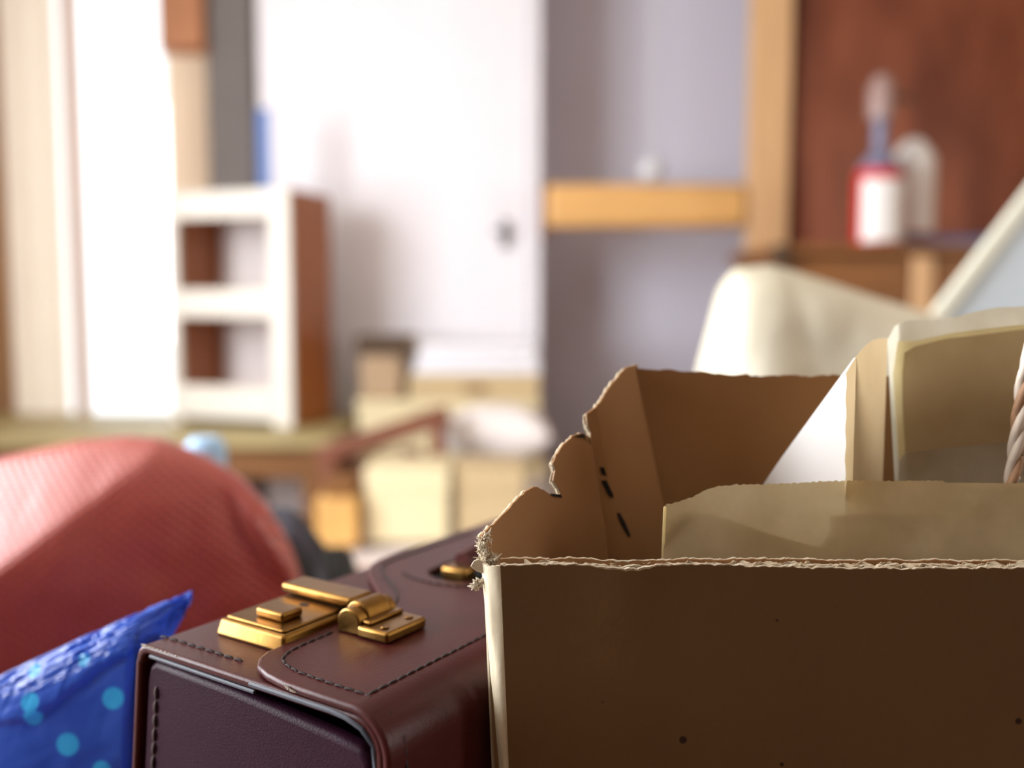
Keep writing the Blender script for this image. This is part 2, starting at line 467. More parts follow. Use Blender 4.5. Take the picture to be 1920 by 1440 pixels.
# ------------------------------------------------------------------ things along the back
# table with the bookcase
TZ = at(480, 800, 2.95).z
tx0, tx1 = -1.98, at(618, 570, 2.72).x
tb = thing('side_table', 'wooden side table with olive top edge carrying the white fronted bookcase', 'table', ((tx0 + tx1) / 2, 3.0, 0))
span('table_top', (tx0, 2.72, TZ - .035), (tx1, 3.32, TZ), M['olive_top'], tb)
span('apron', (tx0 + .05, 2.76, TZ - .13), (tx1 - .04, 2.785, TZ - .036), M['table_wood'], tb)
span('apron', (tx0 + .05, 3.25, TZ - .13), (tx1 - .04, 3.275, TZ - .036), M['table_wood'], tb)
for x in (tx0 + .06, tx1 - .065):
    for y in (2.775, 3.26):
        span('leg', (x - .03, y - .03, 0), (x + .03, y + .03, TZ - .036), M['table_wood'], tb)

# bookcase, turned a little
th = math.radians(-19)
fl = at(316, 570, 3.06); fl.z = TZ + .001
bc = thing('bookcase', 'small brown bookcase with white front edges standing on the side table', 'bookcase', fl)
W, D, Hh = .455, .26, .745
ca, sa = math.cos(th), math.sin(th)
def bk(a, d, z):
    return Vector((fl.x + a * ca - d * sa, fl.y + a * sa + d * ca, fl.z + z))
def bbox(name, a0, a1, d0, d1, z0, z1, m):
    return box(name, bk((a0 + a1) / 2, (d0 + d1) / 2, (z0 + z1) / 2), (a1 - a0, d1 - d0, z1 - z0), m, bc, rz=th, bevel=.003)
bbox('side_panel', 0, .022, .02, D, 0, Hh, M['brown_side'])
bbox('side_panel', W - .022, W, .02, D, 0, Hh, M['brown_side'])
bbox('back_panel', .022, W - .022, D - .012, D, 0, Hh, M['white_cloth'])
bbox('top_board', .022, W - .022, .02, D - .013, Hh - .03, Hh, M['brown_side'])
for z in (.365, .055):
    bbox('shelf', .022, W - .022, .02, D - .013, z, z + .03, M['brown_side'])
bbox('front_stile', 0, .035, 0, .02, 0, Hh, M['white_edge'])
bbox('front_stile', W - .07, W, 0, .02, 0, Hh, M['white_edge'])
bbox('front_rail', .036, W - .071, 0, .02, Hh - .085, Hh, M['white_edge'])
bbox('front_rail', .036, W - .071, 0, .02, .345, .435, M['white_edge'])
bbox('front_rail', .036, W - .071, 0, .02, .02, .125, M['white_edge'])
# blue folder upright on the bookcase
bp = bk(.30, .12, Hh + .001)
bf = thing('folder', 'blue folder standing upright on top of the bookcase', 'folder', bp)
fz = .27
box('cover', bp + Vector((0, 0, fz / 2)), (.034, .012, fz), M['blue_folder'], bf, rz=th + .2, bevel=.001)
box('spine', bp + Vector((-.02, .0, fz / 2)), (.004, .014, fz), M['blue_folder'], bf, rz=th + .2, bevel=.001)

# bed with blanket, boxes and bundles
bd = thing('daybed', 'low wooden daybed with a pale blanket beside the side table', 'bed', (-.12, 2.3, 0))
bx0, bx1, by0, by1 = -.515, .72, 1.5, 3.3
span('bed_frame', (bx0 + .01, by0, .16), (bx1, by1, .30), M['orange_wood'], bd)
span('mattress', (bx0 + .02, by0 + .01, .301), (bx1 - .01, by1 - .01, .475), M['white_cloth'], bd, bevel=.03)
def bl(u, v):
    x = bx0 + .02 + (bx1 - bx0 - .04) * u; y = by0 + .02 + (by1 - by0 - .04) * v
    return Vector((x, y, .487 + .008 * fbm(x * 5, y * 5)))
sheet('blanket', bl, 40, 50, M['bed_cloth'], bd, thick=.008)
for x in (bx0 + .05, bx1 - .05):
    for y in (by0 + .05, by1 - .05):
        span('leg', (x - .03, y - .03, 0), (x + .03, y + .03, .159), M['orange_wood'], bd)
BZ = .506
def carton(name, label, px0, px1, pyt, Y, depth, m, z0=BZ, group=None, rz=0.0, ov=.004, cat='box'):
    a = at(px0, pyt, Y); b = at(px1, pyt, Y)
    cx = (a.x + b.x) / 2; h = a.z - z0; w = b.x - a.x
    t = thing(name, label, cat, (cx, Y + depth / 2, z0), group)
    box('body', (cx, Y + depth / 2, z0 + h * .45), (w - 2 * ov, depth - 2 * ov, h * .9), m, t, rz=rz)
    box('lid', (cx, Y + depth / 2, z0 + h * .83), (w, depth, h * .34), m, t, rz=rz)
    return t
carton('carton', 'cream carton with lid on the blanket, left of the tan one', 682, 842, 878, 2.40, .2, M['cream_card'])
carton('carton', 'tan carton on the blanket, right of the cream one', 852, 985, 876, 2.42, .2, M['tan_card'])
ow = at(635, 935, 2.36)
wb = thing('wooden_block', 'orange pine block lying on the blanket beside the cream carton', 'wood', (at(632, 570, 2.36).x, 2.42, BZ))
span('block', (at(584, 570, 2.36).x, 2.36, BZ), (at(664, 570, 2.36).x, 2.5, ow.z), M['orange_wood'], wb, bevel=.006)
span('batten', (at(600, 570, 2.36).x, 2.38, ow.z + .001), (at(658, 570, 2.36).x, 2.48, ow.z + .05), M['table_wood'], wb, bevel=.004)
# white pillow
def pillow(name, label, c, w, d, h, m, tilt=0.0):
    bm = bmesh.new()
    bmesh.ops.create_grid(bm, x_segments=16, y_segments=16, size=1)
    r = bmesh.ops.extrude_face_region(bm, geom=bm.faces[:])
    top = [g for g in r['geom'] if isinstance(g, bmesh.types.BMVert)]
    for v in bm.verts:
        k = max(0.0, (1 - abs(v.co.x) ** 2.6)) ** .5 * max(0.0, (1 - abs(v.co.y) ** 2.6)) ** .5
        s = 1 if v in top else -1
        v.co = Vector((v.co.x * w / 2 * (1 - .06 * (1 - v.co.y ** 2)), v.co.y * d / 2 * (1 - .06 * (1 - v.co.x ** 2)), s * (h / 2 * k + .002) + .006 * fbm(v.co.x * 3, v.co.y * 3)))
    bmesh.ops.transform(bm, matrix=Matrix.Translation(Vector(c)) @ Matrix.Rotation(tilt, 4, 'X'), verts=bm.verts[:])
    return tag(finish(bm, name, m, loc=(c[0], c[1], c[2] - h / 2), smooth=1.2), label, 'pillow')
pc = at(925, 818, 2.72)
stk0 = thing('storage_box', 'pale storage box on the daybed under the white pillow', 'box', (pc.x, 2.78, BZ))
span('body', (pc.x - .13, 2.70, BZ), (pc.x + .15, 2.92, .625), M['white_cloth'], stk0)
span('lid', (pc.x - .14, 2.69, .626), (pc.x + .16, 2.93, .65), M['cream_card'], stk0)
pillow('pillow', 'white pillow lying on the storage box in front of the tan case', (pc.x + .01, 2.80, .742), .33, .22, .165, M['white_cloth'])
# stack behind
sb = thing('storage_chest', 'cream chest standing at the head of the daybed', 'box', (at(850, 570, 3.0).x, 3.1, BZ))
zt = at(900, 750, 3.0).z
span('body', (at(668, 570, 3.0).x, 3.0, BZ), (at(1012, 570, 3.0).x, 3.25, zt - .03), M['cream_card'], sb)
span('lid', (at(666, 570, 3.0).x, 2.99, zt - .029), (at(1014, 570, 3.0).x, 3.26, zt), M['cream_card'], sb)
z1 = at(900, 702, 3.0).z
tc_ = thing('flat_case', 'flat tan case lying under the white foam boards', 'case', (at(890, 570, 3.0).x, 3.1, zt))
span('body', (at(765, 570, 3.0).x, 3.0, zt + .001), (at(1012, 570, 3.0).x, 3.24, z1), M['tan_card'], tc_)
span('handle', (at(870, 570, 3.0).x, 2.985, zt + .03), (at(910, 570, 3.0).x, 2.999, zt + .045), M['table_wood'], tc_, bevel=.002)
z2 = at(900, 645, 3.0).z
for k in range(3):
    a, b = z1 + .001 + (z2 - z1) * k / 3, z1 + (z2 - z1) * (k + 1) / 3 - .002
    tag(span('foam_board', (at(775 + 6 * k, 570, 3.0).x, 3.0 + .004 * k, a), (at(1014 - 4 * k, 570, 3.0).x, 3.22, b), M['paper_white'], loc=(.0, 3.1, a)),
        ['white foam board lowest of the stack, on the tan case', 'white foam board in the middle of the stack of three', 'white foam board topmost of the stack by the door'][k], 'board', 'white foam boards')
z3 = at(715, 668, 3.0).z
tag(span('folded_cloth', (at(672, 570, 3.0).x, 3.01, zt + .001), (at(752, 570, 3.0).x, 3.2, z3), M['beige_cloth'], loc=(at(712, 570, 3.0).x, 3.1, zt), bevel=.015),
    'beige folded cloth on the cream chest beside the tan case', 'cloth')
z4 = at(715, 630, 3.0).z
dbk = thing('book', 'dark brown book lying on the beige folded cloth', 'book', (at(715, 570, 3.0).x, 3.1, z3))
span('cover', (at(664, 570, 3.0).x, 3.02, z3 + .001), (at(768, 570, 3.0).x, 3.2, z4), M['dark_book'], dbk, bevel=.003)
span('page_block', (at(767.5, 570, 3.0).x, 3.03, z3 + .012), (at(770, 570, 3.0).x, 3.19, z4 - .012), M['tan_card'], dbk, bevel=.001)
# brown chair back lying on the bed
ch = thing('chair_frame', 'dark red wooden chair back leaning on the daybed', 'chair', (at(700, 900, 2.66).x, 2.66, BZ))
def bar(name, p0, p1, r, m, root, Y=2.66):
    a, b = at(*p0, Y), at(*p1, Y)
    d = b - a
    return box(name, (a + b) / 2, (d.length, .03, r), m, root, ry=-math.atan2(d.z, d.x), bevel=.006)
bar('rail', (596, 856), (842, 776), .055, M['chair_wood'], ch)
bar('rail', (606, 905), (800, 862), .03, M['chair_wood'], ch, 2.665)
a = at(822, 770, 2.63); span('post', (a.x - .02, 2.6, BZ), (a.x + .02, 2.64, at(822, 790, 2.63).z), M['chair_wood'], ch)
a = at(618, 850, 2.63); span('post', (a.x - .025, 2.6, BZ), (a.x + .025, 2.64, at(622, 862, 2.63).z), M['chair_wood'], ch)
for px in (672, 722, 772):
    a = at(px, 880, 2.69); span('slat', (a.x - .03, 2.68, BZ), (a.x + .03, 2.69, at(px, 868 - (px - 672) * .28, 2.69).z), M['chair_wood'], ch, bevel=.003)

# pine frame before the grey alcove
pf = thing('pine_frame', 'pine post with a cross rail in front of the grey alcove', 'frame', (at(1438, 570, 3.14).x, 3.17, 0))
span('post', (at(1400, 570, 3.14).x, 3.14, 0), (at(1474, 570, 3.14).x, 3.2, ZC - .002), M['pine_post'], pf)
zr0, zr1 = at(1200, 424, 3.12).z, at(1200, 343, 3.12).z
box('rail', ((at(1026, 570, 3.12).x + at(1399, 570, 3.14).x) / 2, 3.19, (zr0 + zr1) / 2), (at(1399, 570, 3.14).x - at(1026, 570, 3.12).x, .12, zr1 - zr0), M['pine'], pf, bevel=.02, seg=3)
span('wall_cleat', (at(1014, 570, 3.2).x, 3.15, zr0 - .03), (at(1025, 570, 3.12).x, 3.38, zr1 + .01), M['walnut'], pf)
# pull cord with knob
kx = at(1221, 318, 3.1)
pcd = thing('pull_cord', 'pale pull cord with a round knob hanging before the pine rail', 'cord', (kx.x, 3.09, kx.z))
tube('cord', [(kx.x, 3.09, kx.z + .03), (kx.x, 3.09, ZC)], .004, M['cord_white'], pcd)
lathe('knob', (kx.x, 3.09, kx.z - .04), [(.008, 0), (.028, .01), (.04, .035), (.036, .055), (.02, .072), (.006, .078)], M['cord_white'], pcd)

# tall wardrobe
wr = thing('wardrobe', 'tall reddish brown veneered wardrobe right of the pine post', 'wardrobe', (1.7, 3.4, 0))
wx0 = at(1478, 570, 3.2).x
span('carcass', (wx0, 3.225, 0), (2.44, 3.66, 2.5), M['rosewood'], wr)
span('door', (wx0 + .012, 3.2, .08), (1.78, 3.224, 2.46), M['rosewood'], wr)
span('door', (1.788, 3.2, .08), (2.43, 3.224, 2.46), M['rosewood'], wr)
tube('handle', [(1.74, 3.2, 1.1), (1.74, 3.17, 1.1), (1.74, 3.17, 1.25), (1.74, 3.2, 1.25)], .007, M['brass'], wr)
# sideboard with ledge
LZ = at(1600, 458, 2.56).z
sx0, sx1 = at(1452, 570, 2.56).x, 2.3
sd = thing('sideboard', 'walnut brown sideboard with drawers in front of the wardrobe', 'sideboard', ((sx0 + sx1) / 2, 2.8, 0))
span('carcass', (sx0 + .02, 2.6, .06), (sx1, 3.12, LZ - .026), M['walnut'], sd)
span('top_board', (sx0, 2.56, LZ - .025), (sx1 + .01, 3.13, LZ), M['walnut'], sd)
span('plinth', (sx0 + .04, 2.62, 0), (sx1 - .02, 3.1, .059), M['walnut'], sd)
stx = at(1730, 570, 2.58).x
span('stile', (stx - .03, 2.578, .07), (stx + .03, 2.599, LZ - .03), M['pine_post'], sd)
for k in range(4):
    zb, zt2 = .1 + k * .29, .1 + k * .29 + .275
    for x0, x1 in ((sx0 + .03, stx - .034), (stx + .034, sx1 - .02)):
        dw = span('drawer', (x0, 2.585, zb), (x1, 2.599, min(zt2, LZ - .04)), M['walnut'], sd)
        mx_ = (x0 + x1) / 2
        lathe('knob', (mx_, 2.575, zb + .13), [(.006, -.008), (.014, -.004), (.014, .004), (.006, .008)], M['brass'], dw, n=12)
box('dark_corner', (sx0 + .02, 2.575, LZ - .03), (.05, .04, .06), M['dark_book'], sd, bevel=.008)  # dark block at the top left corner
# bottles and flat book on the ledge
def bottle(name, label, px0, px1, pyb, pys, pyt, Y, body, label_m, shoulder, pump, side):
    a, b = at(px0, pyb, Y), at(px1, pyb, Y)
    r = (b.x - a.x) / 2; cx = (a.x + b.x) / 2; z0 = LZ + .001 if side == 0 else LZ + .032
    hs = at(px0, pys, Y).z - z0; ht = at(px0, pyt, Y).z - z0
    t = thing(name, label, 'bottle', (cx, Y, z0), 'bottles on the sideboard')
    lathe('body', (cx, Y, z0), [(r * .85, 0), (r, .006), (r, hs * .72), (r * .9, hs * .82)], body, t)
    lathe('shoulder', (cx, Y, z0 + hs * .821), [(r * .9, 0), (r * .7, hs * .1), (r * .35, hs * .18)], shoulder, t)
    # wrap-around label, front half, proud of the body
    bm = bmesh.new()
    n = 16; a0, a1 = (-150, -30) if side == 0 else (-190, -40)
    g = [[bm.verts.new((cx + (r + .0015) * math.cos(math.radians(a0 + (a1 - a0) * i / n)), Y + (r + .0015) * math.sin(math.radians(a0 + (a1 - a0) * i / n)), z0 + z)) for i in range(n + 1)] for z in (.01, hs * (.70 if side == 0 else .815))]
    for i in range(n): bm.faces.new((g[0][i], g[0][i + 1], g[1][i + 1], g[1][i]))
    finish(bm, 'label', label_m, t, smooth=1)
    if pump:
        zc = z0 + hs
        lathe('neck', (cx, Y, zc), [(r * .35, 0), (r * .3, .01), (r * .3, (ht - hs) * .4), (r * .34, (ht - hs) * .42)], M['slate_plastic'], t)
        lathe('pump_head', (cx, Y, zc + (ht - hs) * .421), [(r * .5, 0), (r * .55, .02), (r * .55, (ht - hs) * .4), (r * .3, (ht - hs) * .56)], pump, t)
        tube('nozzle', [(cx, Y, zc + (ht - hs) * .72), (cx + r * 1.0, Y - .01, zc + (ht - hs) * .70), (cx + r * 1.25, Y - .012, zc + (ht - hs) * .64)], .008, M['dark_book'], t)
    return t
bottle('spray_bottle', 'red bottle with white label and grey pump, nearer the sideboard edge', 1600, 1688, 458, 288, 140, 2.64, M['red_plastic'], M['white_plastic'], M['slate_plastic'], M['grey_plastic'], 0)
bottle('squeeze_bottle', 'red backed white bottle on the blue book, right of the pump bottle', 1668, 1748, 428, 262, 262, 2.74, M['red_plastic'], M['white_plastic'], M['white_plastic'], None, 1)
bkx0, bkx1 = at(1668, 570, 2.66).x, at(1900, 570, 2.66).x
bb = thing('book', 'large blue grey book lying flat on the sideboard', 'book', ((bkx0 + bkx1) / 2, 2.76, LZ))
span('cover', (bkx0, 2.69, LZ + .001), (bkx1, 2.88, LZ + .007), M['blue_grey'], bb, bevel=.001)
span('page_block', (bkx0 + .004, 2.697, LZ + .0072), (bkx1 - .004, 2.878, LZ + .0245), M['blue_grey'], bb, bevel=.001)
span('cover', (bkx0, 2.69, LZ + .0247), (bkx1, 2.88, LZ + .031), M['blue_grey'], bb, bevel=.001)

# ------------------------------------------------------------------ foreground table
FT = .735
ft = thing('work_table', 'large wooden table under the briefcase and the cardboard box', 'table', (.05, .75, 0))
span('table_top', (-1.0, .08, FT - .035), (1.15, 1.38, FT), M['table_wood'], ft)
for x in (-.94, 1.09):
    for y in (.14, 1.32):
        span('leg', (x - .035, y - .035, 0), (x + .035, y + .035, FT - .036), M['table_wood'], ft)

# cream dust cloth bundle behind the box
def lump(name, label, cat, Y, cols, z0, thick, m, nse, loc, power=.5, seed=0, parent=None, depthf=None, nu=48, nv=36):
    """closed soft sack: cols = list of (x, ztop); front/back bulge by thick"""
    def top(x):
        for (xa, za), (xb, zb) in zip(cols, cols[1:]):
            if x <= xb:
                k = (x - xa) / (xb - xa); k = k * k * (3 - 2 * k) if nse < 0 else k
                return za + (zb - za) * k
        return cols[-1][1]
    xa, xb = cols[0][0], cols[-1][0]
    def f(side):
        def g(u, v):
            x = xa + (xb - xa) * u
            zt = top(x); z = z0 + (zt - z0) * v
            e = max(0.0, 1 - abs(2 * u - 1) ** 5) ** .5 * max(0.0, 1 - v ** 6) ** power
            y = Y - side * thick * e
            if side > 0 and depthf: y += depthf(x, z) * e
            y -= side * abs(nse) * fbm(x * 14 + seed, z * 9, seed) * e
            return Vector((x, y, z))
        return g
    bm = bmesh.new()
    for side in (1, -1):
        fn = f(side)
        g = [[bm.verts.new(fn(i / nu, j / nv)) for i in range(nu + 1)] for j in range(nv + 1)]
        for j in range(nv):
            for i in range(nu):
                bm.faces.new((g[j][i], g[j][i + 1], g[j + 1][i + 1], g[j + 1][i]))
    bmesh.ops.remove_doubles(bm, verts=bm.verts[:], dist=1e-5)
    be = [e for e in bm.edges if e.is_boundary]
    if be: bmesh.ops.holes_fill(bm, edges=be, sides=0)
    o = finish(bm, name, m, parent=parent, loc=None if parent else loc, smooth=1.4)
    if label: tag(o, label, cat)
    return o
YC = .92
pts = [at(px, py, YC) for px, py in ((1296, 760), (1318, 690), (1345, 590), (1362, 520), (1378, 503), (1440, 497), (1480, 505), (1560, 530), (1650, 560), (1760, 592), (1860, 640), (1960, 700))]
cols = [(p.x, p.z) for p in pts]
cols[0] = (cols[0][0] - .03, FT + .02)
lump('dust_sheet_bundle', 'cream linen bundle standing on the table behind the cardboard box', 'cloth', YC, cols, FT + .001, .10, M['linen'], .02, (.35, YC, FT), seed=3)
# pale blue board leaning behind it
ab, bb2 = at(1748, 640, 1.17), at(1912, 415, 1.2)
dirv = Vector((bb2.x - ab.x, 0, bb2.z - ab.z)).normalized(); nrm = Vector((dirv.z, 0, -dirv.x))
low = ab - dirv * ((ab.z - FT - .01) / dirv.z)
pb = thing('picture_board', 'pale blue board with a cream border leaning behind the linen bundle', 'board', (low.x, 1.2, FT))
def bmap(a, b, c):
    p = low + dirv * a + nrm * b
    p.y = 1.2 - c + .12 * (p.z - FT)
    return p
def rim(a0, b0, a1, b1): return [(a0, b0), (a1, b0), (a1, b1), (a0, b1)]
lowr = (0, 0)
plate('panel', [(.02, .02), (.70, .02), (.70, .30), (.33, .30)], 0, .008, bmap, M['pale_blue'], pb)
plate('border', [(0, 0), (.72, 0), (.72, .019), (.02, .019)], 0, .016, bmap, M['cream_edge'], pb, bevel=.003)
plate('border', [(.701, .0195), (.72, .0195), (.72, .32), (.701, .32)], 0, .016, bmap, M['cream_edge'], pb, bevel=.003)

# red woven bag
YR = .66
rp_ = [at(px, py, YR) for px, py in ((-260, 1250), (-200, 1010), (-120, 905), (0, 858), (70, 842), (150, 826), (235, 818), (300, 822), (345, 840), (395, 865), (440, 893), (480, 932), (515, 985), (540, 1030), (556, 1070), (566, 1150))]
cols = [(p.x, p.z) for p in rp_]
cols[-1] = (cols[-1][0] + .004, FT + .05)
def fac(x, z):
    # folded facets of the stiff fabric, in the plane of the bag
    q = at(270, 850, .6); s = at(0, 1080, .6)
    d = Vector((s.x - q.x, s.z - q.z)).normalized(); n = Vector((d.y, -d.x))
    if n.x > 0: n = -n
    k = (Vector((x - q.x, z - q.z))).dot(n)
    y = 1.0 * max(0.0, k) + .45 * (x + .30)
    q2 = at(345, 860, .6); s2 = at(440, 1090, .6)
    d2 = Vector((s2.x - q2.x, s2.z - q2.z)).normalized(); n2 = Vector((d2.y, -d2.x))
    if n2.x < 0: n2 = -n2
    k2 = (Vector((x - q2.x, z - q2.z))).dot(n2)
    w = math.exp(-((k2 - .012) / .014) ** 2) * min(1.0, max(0.0, (z - .98) / .04))
    k2 = min(1.0, max(0.0, (k2 + .002) / .024)); y -= .05 * k2 * k2 * (3 - 2 * k2) * min(1.0, max(0.0, (z - .92) / .06))
    return y
rb = thing('woven_bag', 'red woven fabric bag slumped behind the briefcase', 'bag', (-.26, YR, FT))
lump('body', None, None, YR, cols, FT + .001, .07, M['weave'], .006, None, seed=9, parent=rb, depthf=fac, nu=72, nv=60)
pa = [at(px, py, .63) for px, py in ((-40, 900), (60, 838), (150, 822), (235, 812))]
# black bag behind
YK = .82
kp = [at(px, py, YK) for px, py in ((470, 1020), (492, 962), (520, 948), (560, 962), (590, 1003), (606, 1026), (640, 1024), (656, 1038), (668, 1075), (672, 1140))]
cols = [(p.x, p.z) for p in kp]
cols[0] = (cols[0][0], FT + .05); cols[-1] = (cols[-1][0] + .01, FT + .03)
kb = thing('shoulder_bag', 'black and slate shoulder bag standing behind the red woven bag', 'bag', (cols[4][0], YK, FT))
lump('body', None, None, YK, cols, FT + .001, .04, M['black_cloth'], .008, None, seed=5, parent=kb)
p0, p1, p2, p3 = at(496, 950, .77), at(550, 952, .765), at(592, 1012, .765), at(612, 1085, .77)
sheet('strap', lambda u, v: p0.lerp(p1, min(1, u * 3)).lerp(p2, max(0, min(1, (u - .33) * 3))).lerp(p3, max(0, (u - .66) * 2.94)) + Vector((.0, -.001 * math.sin(u * 3), -.024 * v)), 24, 3, M['slate_cloth'], kb, thick=.003)
jc = at(385, 850, .86)
jr = thing('jar', 'pale blue jar standing behind the red woven bag', 'jar', (jc.x, .86, FT))
zj = at(385, 822, .86).z - FT
lathe('body', (jc.x, .86, FT + .001), [(.02, 0), (.023, .006), (.023, zj * .75), (.018, zj * .84)], M['jug_blue'], jr)
lathe('lid', (jc.x, .86, FT + .001 + zj * .841), [(.018, 0), (.019, .004), (.019, zj * .13), (.012, zj * .159)], M['jug_blue'], jr)

# ------------------------------------------------------------------ blue polka dot plastic bag
def plastic_bag():
    YP = .375
    rt = thing('plastic_bag', 'blue polka dot plastic bag crumpled at the left of the briefcase', 'bag', (at(100, 1400, YP).x, YP + .02, FT))
    T0, T1 = (-180, 1361), (345, 1119)
    PX0, PXN = -180.0, 525.0
    def top(px):
        k = (px - T0[0]) / (T1[0] - T0[0])
        return T0[1] + (T1[1] - T0[1]) * k - 4 * math.sin(k * math.pi) + 2.5 * fbm(px * .02, 1, 1)
    def low(px):
        if px < 252: return 2340.0
        k = (px - 252) / 93.0
        return 1268 - 66 * k - (max(0.0, k - .55) / .45) ** .7 * 62 if k < .999 else top(345) + 14
    def ridged(x, y, z): return 1 - 2 * abs(fbm(x, y, z))
    def front(u, v):
        px = PX0 + PXN * u
        ty = top(px)
        py = ty + (low(px) - ty) * (1 - v) ** (2.3 if px < 252 else 1)
        p = at(px, py, YP)
        d = max(0.0, at(px, ty, YP).z - p.z)           # below the crest
        slant = px * .0021
        wr = .0016 * ridged(px * .006, d * 330 + slant * 3, 2.0) * math.exp(-(d / .011) ** 2) + .0004 * ridged(px * .035 + d * 60, d * 25, 4.0) * math.exp(-(d / .020) ** 2) + .0016 * fbm(px * .004, d * 26, 5.0)
        fold = .0028 / (1 + math.exp((d - .017 - .004 * math.sin(px * .021)) * 1600))   # the folded-over hem
        bulge = .014 * (1 - math.exp(-d / .012)) + .05 * d
        p.y = YP + .010 - (bulge + fold) * max(0.0, min(1.0, (330 - px) / 90)) - wr
        p.x -= .30 * max(0.0, d - .075) * u if px < 252 else 0
        p.z = max(p.z, FT + .0035)
        return p
    sheet('front_film', front, 150, 130, M['plastic'], rt, thick=.0005, smooth=.5)
    def back(u, v):
        p = front(u * .79, v)
        px = PX0 + PXN * u * .79
        d = max(0.0, at(px, top(px), YP).z - p.z)
        p.y = YP + .0125 + .05 * (1 - math.exp(-d / .05))
        return p
    sheet('back_film', back, 40, 30, M['plastic'], rt, thick=.0005, smooth=.9)
    # printed dots, each a thin disc lying on the film
    def on_front(px, py):
        u = (px - PX0) / PXN; ty = top(px); v = 1 - max(0.0, (py - ty) / (low(px) - ty)) ** (1 / 2.3)
        return front(u, v)
    org = world_loc(rt)
    spots = []
    for px, py, r in ((72, 1335, 17), (140, 1383, 22), (220, 1302, 21), (205, 1428, 18), (-8, 1386, 17), (66, 1309, 18), (-60, 1460, 21), (160, 1238, 13), (62, 1262, 14)):
        p = on_front(px, py) - org
        spots.append((p.x, p.y, p.z, r / F * .375))
    add_spots(M['plastic'], spots, (84, 214, 255), .12)
plastic_bag()

# ------------------------------------------------------------------ the briefcase
A = Vector((-.13371686, .32285264, 1.01))
U = Vector((.5547631, .83200835, 0)); V = Vector((.83200835, -.5547631, 0)); K = Vector((0, 0, 1))
def cs(u, v, w): return A + U * (u / 1000) + V * (v / 1000) + K * (w / 1000)
CB = (FT + .0005 - 1.01) * 1000            # bottom of the case, in millimetres below its top
case = thing('briefcase', 'burgundy leather briefcase with brass lock on its top', 'briefcase', cs(160, 55, CB))
def vl(w): return -.12 * min(-w, 90)
RR = 11.0
outer = [(vl(CB), CB), (vl(-90), -90), (vl(-7), -7)] + arc(6.2, -6, 6.2, 175, 92, 6) + [(105, 0)] + arc(105, -RR, RR, 84, 0, 8) + [(116, CB)]
inner = [(p[0] + 3, p[1]) for p in outer[:3]] + arc(6.4, -6.2, 3.2, 175, 92, 6) + [(105, -3)] + arc(105, -RR, RR - 3, 84, 0, 8) + [(113, CB)]
CL = 345
plate('shell', outer + inner[::-1], 0, CL, lambda a, b, c: cs(c, a, b), M['leather'], case, bevel=.0011, seg=3, smooth=.5)
# end panels
def endp(name, u0, u1):
    pl = [(vl(CB) + 4.2, CB + 1), (vl(-90) + 4.2, -90), (vl(-14) + 4.2, -14), (vl(-8) + 5.2, -7.6), (8, -5.6), (50, -6.5), (95, -9.5), (106, -11), (109.5, -15), (109.5, CB + 1)]
    return plate(name, pl, u0, u1, lambda a, b, c: cs(c, a, b), M['leather_end'], case, bevel=.0024, seg=4, smooth=.7)
ep = endp('end_panel', 1.8, 8); endp('end_panel', CL - 8, CL - 2)
plate('base', [(5, 4), (CL - 5, 4), (CL - 5, 112), (5, 112)], CB, CB + 3, lambda a, b, c: cs(a, b + (vl(CB) + 5) * max(0, (60 - b) / 60), c), M['leather_end'], case)
plate('lining', [(vl(-60) + 5, -60), (3.8, -8), (108, -13), (112, -60)], 8.5, 10, lambda a, b, c: cs(c, a, b), M['black'], case)
# flap: outline in (u, s), s runs across the top and over the right-hand edge
def fm(a, b, c):
    if b <= 105: return cs(a, b, c)
    ph = (b - 105) / (RR + .2)
    if ph <= math.pi / 2: return cs(a, 105 + (RR + .2 + c) * math.sin(ph), -RR + (RR + c) * math.cos(ph))
    return cs(a, 105 + RR + .2 + c, -RR - (b - 105 - (RR + .2) * math.pi / 2))
fo = [(-1.2, 214), (-1.2, 122), (-1.0, 96), (-.6, 76), (1.2, 66)] + [(4.2, 58.5), (8.5, 54), (14, 51.6)] + [(24, 50.8), (44, 50.6), (62, 50.6), (70, 50), (76, 47.6), (81, 43), (87, 36), (94, 27), (100, 19.5), (106, 13.5), (113, 8.6), (122, 5.8), (134, 5.2), (230, 5.2),
      (242, 8), (254, 16), (264, 30), (274, 44), (286, 50.6), (330, 50.8), (340, 54), (345, 64), (345.5, 80), (345.5, 214)]
hole = [(115.5, 41), (119, 38), (124, 37.2), (200, 37.2), (205, 38), (209, 42), (211, 50), (209, 58), (204, 62.5), (198, 63.6), (122, 63.6), (117, 62), (113.5, 57), (112.6, 50), (113.4, 45)]
flap = plate('flap', fo, .35, 3.4, fm, M['leather'], case, holes=[hole], cut_b=[105 + RR * math.pi / 2 * k / 10 for k in range(11)], bevel=.0013, seg=4, smooth=.55)
plate('handle_recess', [(108, 34), (216, 34), (216, 67), (108, 67)], .03, .33, cs, M['black'], case)
# leather handle on brass posts
for uu in (123, 198):
    pst = box('handle_post', cs(uu, 51, 3.6), (.009, .013, .0065), M['brass'], case, rz=math.atan2(U.y, U.x), bevel=.0015, seg=3)
hb = [cs(127 + 67 * t, 50, 7.0 + 2 * math.sin(math.pi * t)) for t in [k / 14 for k in range(15)]]
tube('handle', hb, [.0045 + .001 * math.sin(math.pi * k / 14) for k in range(15)], M['leather'], case, n=12)
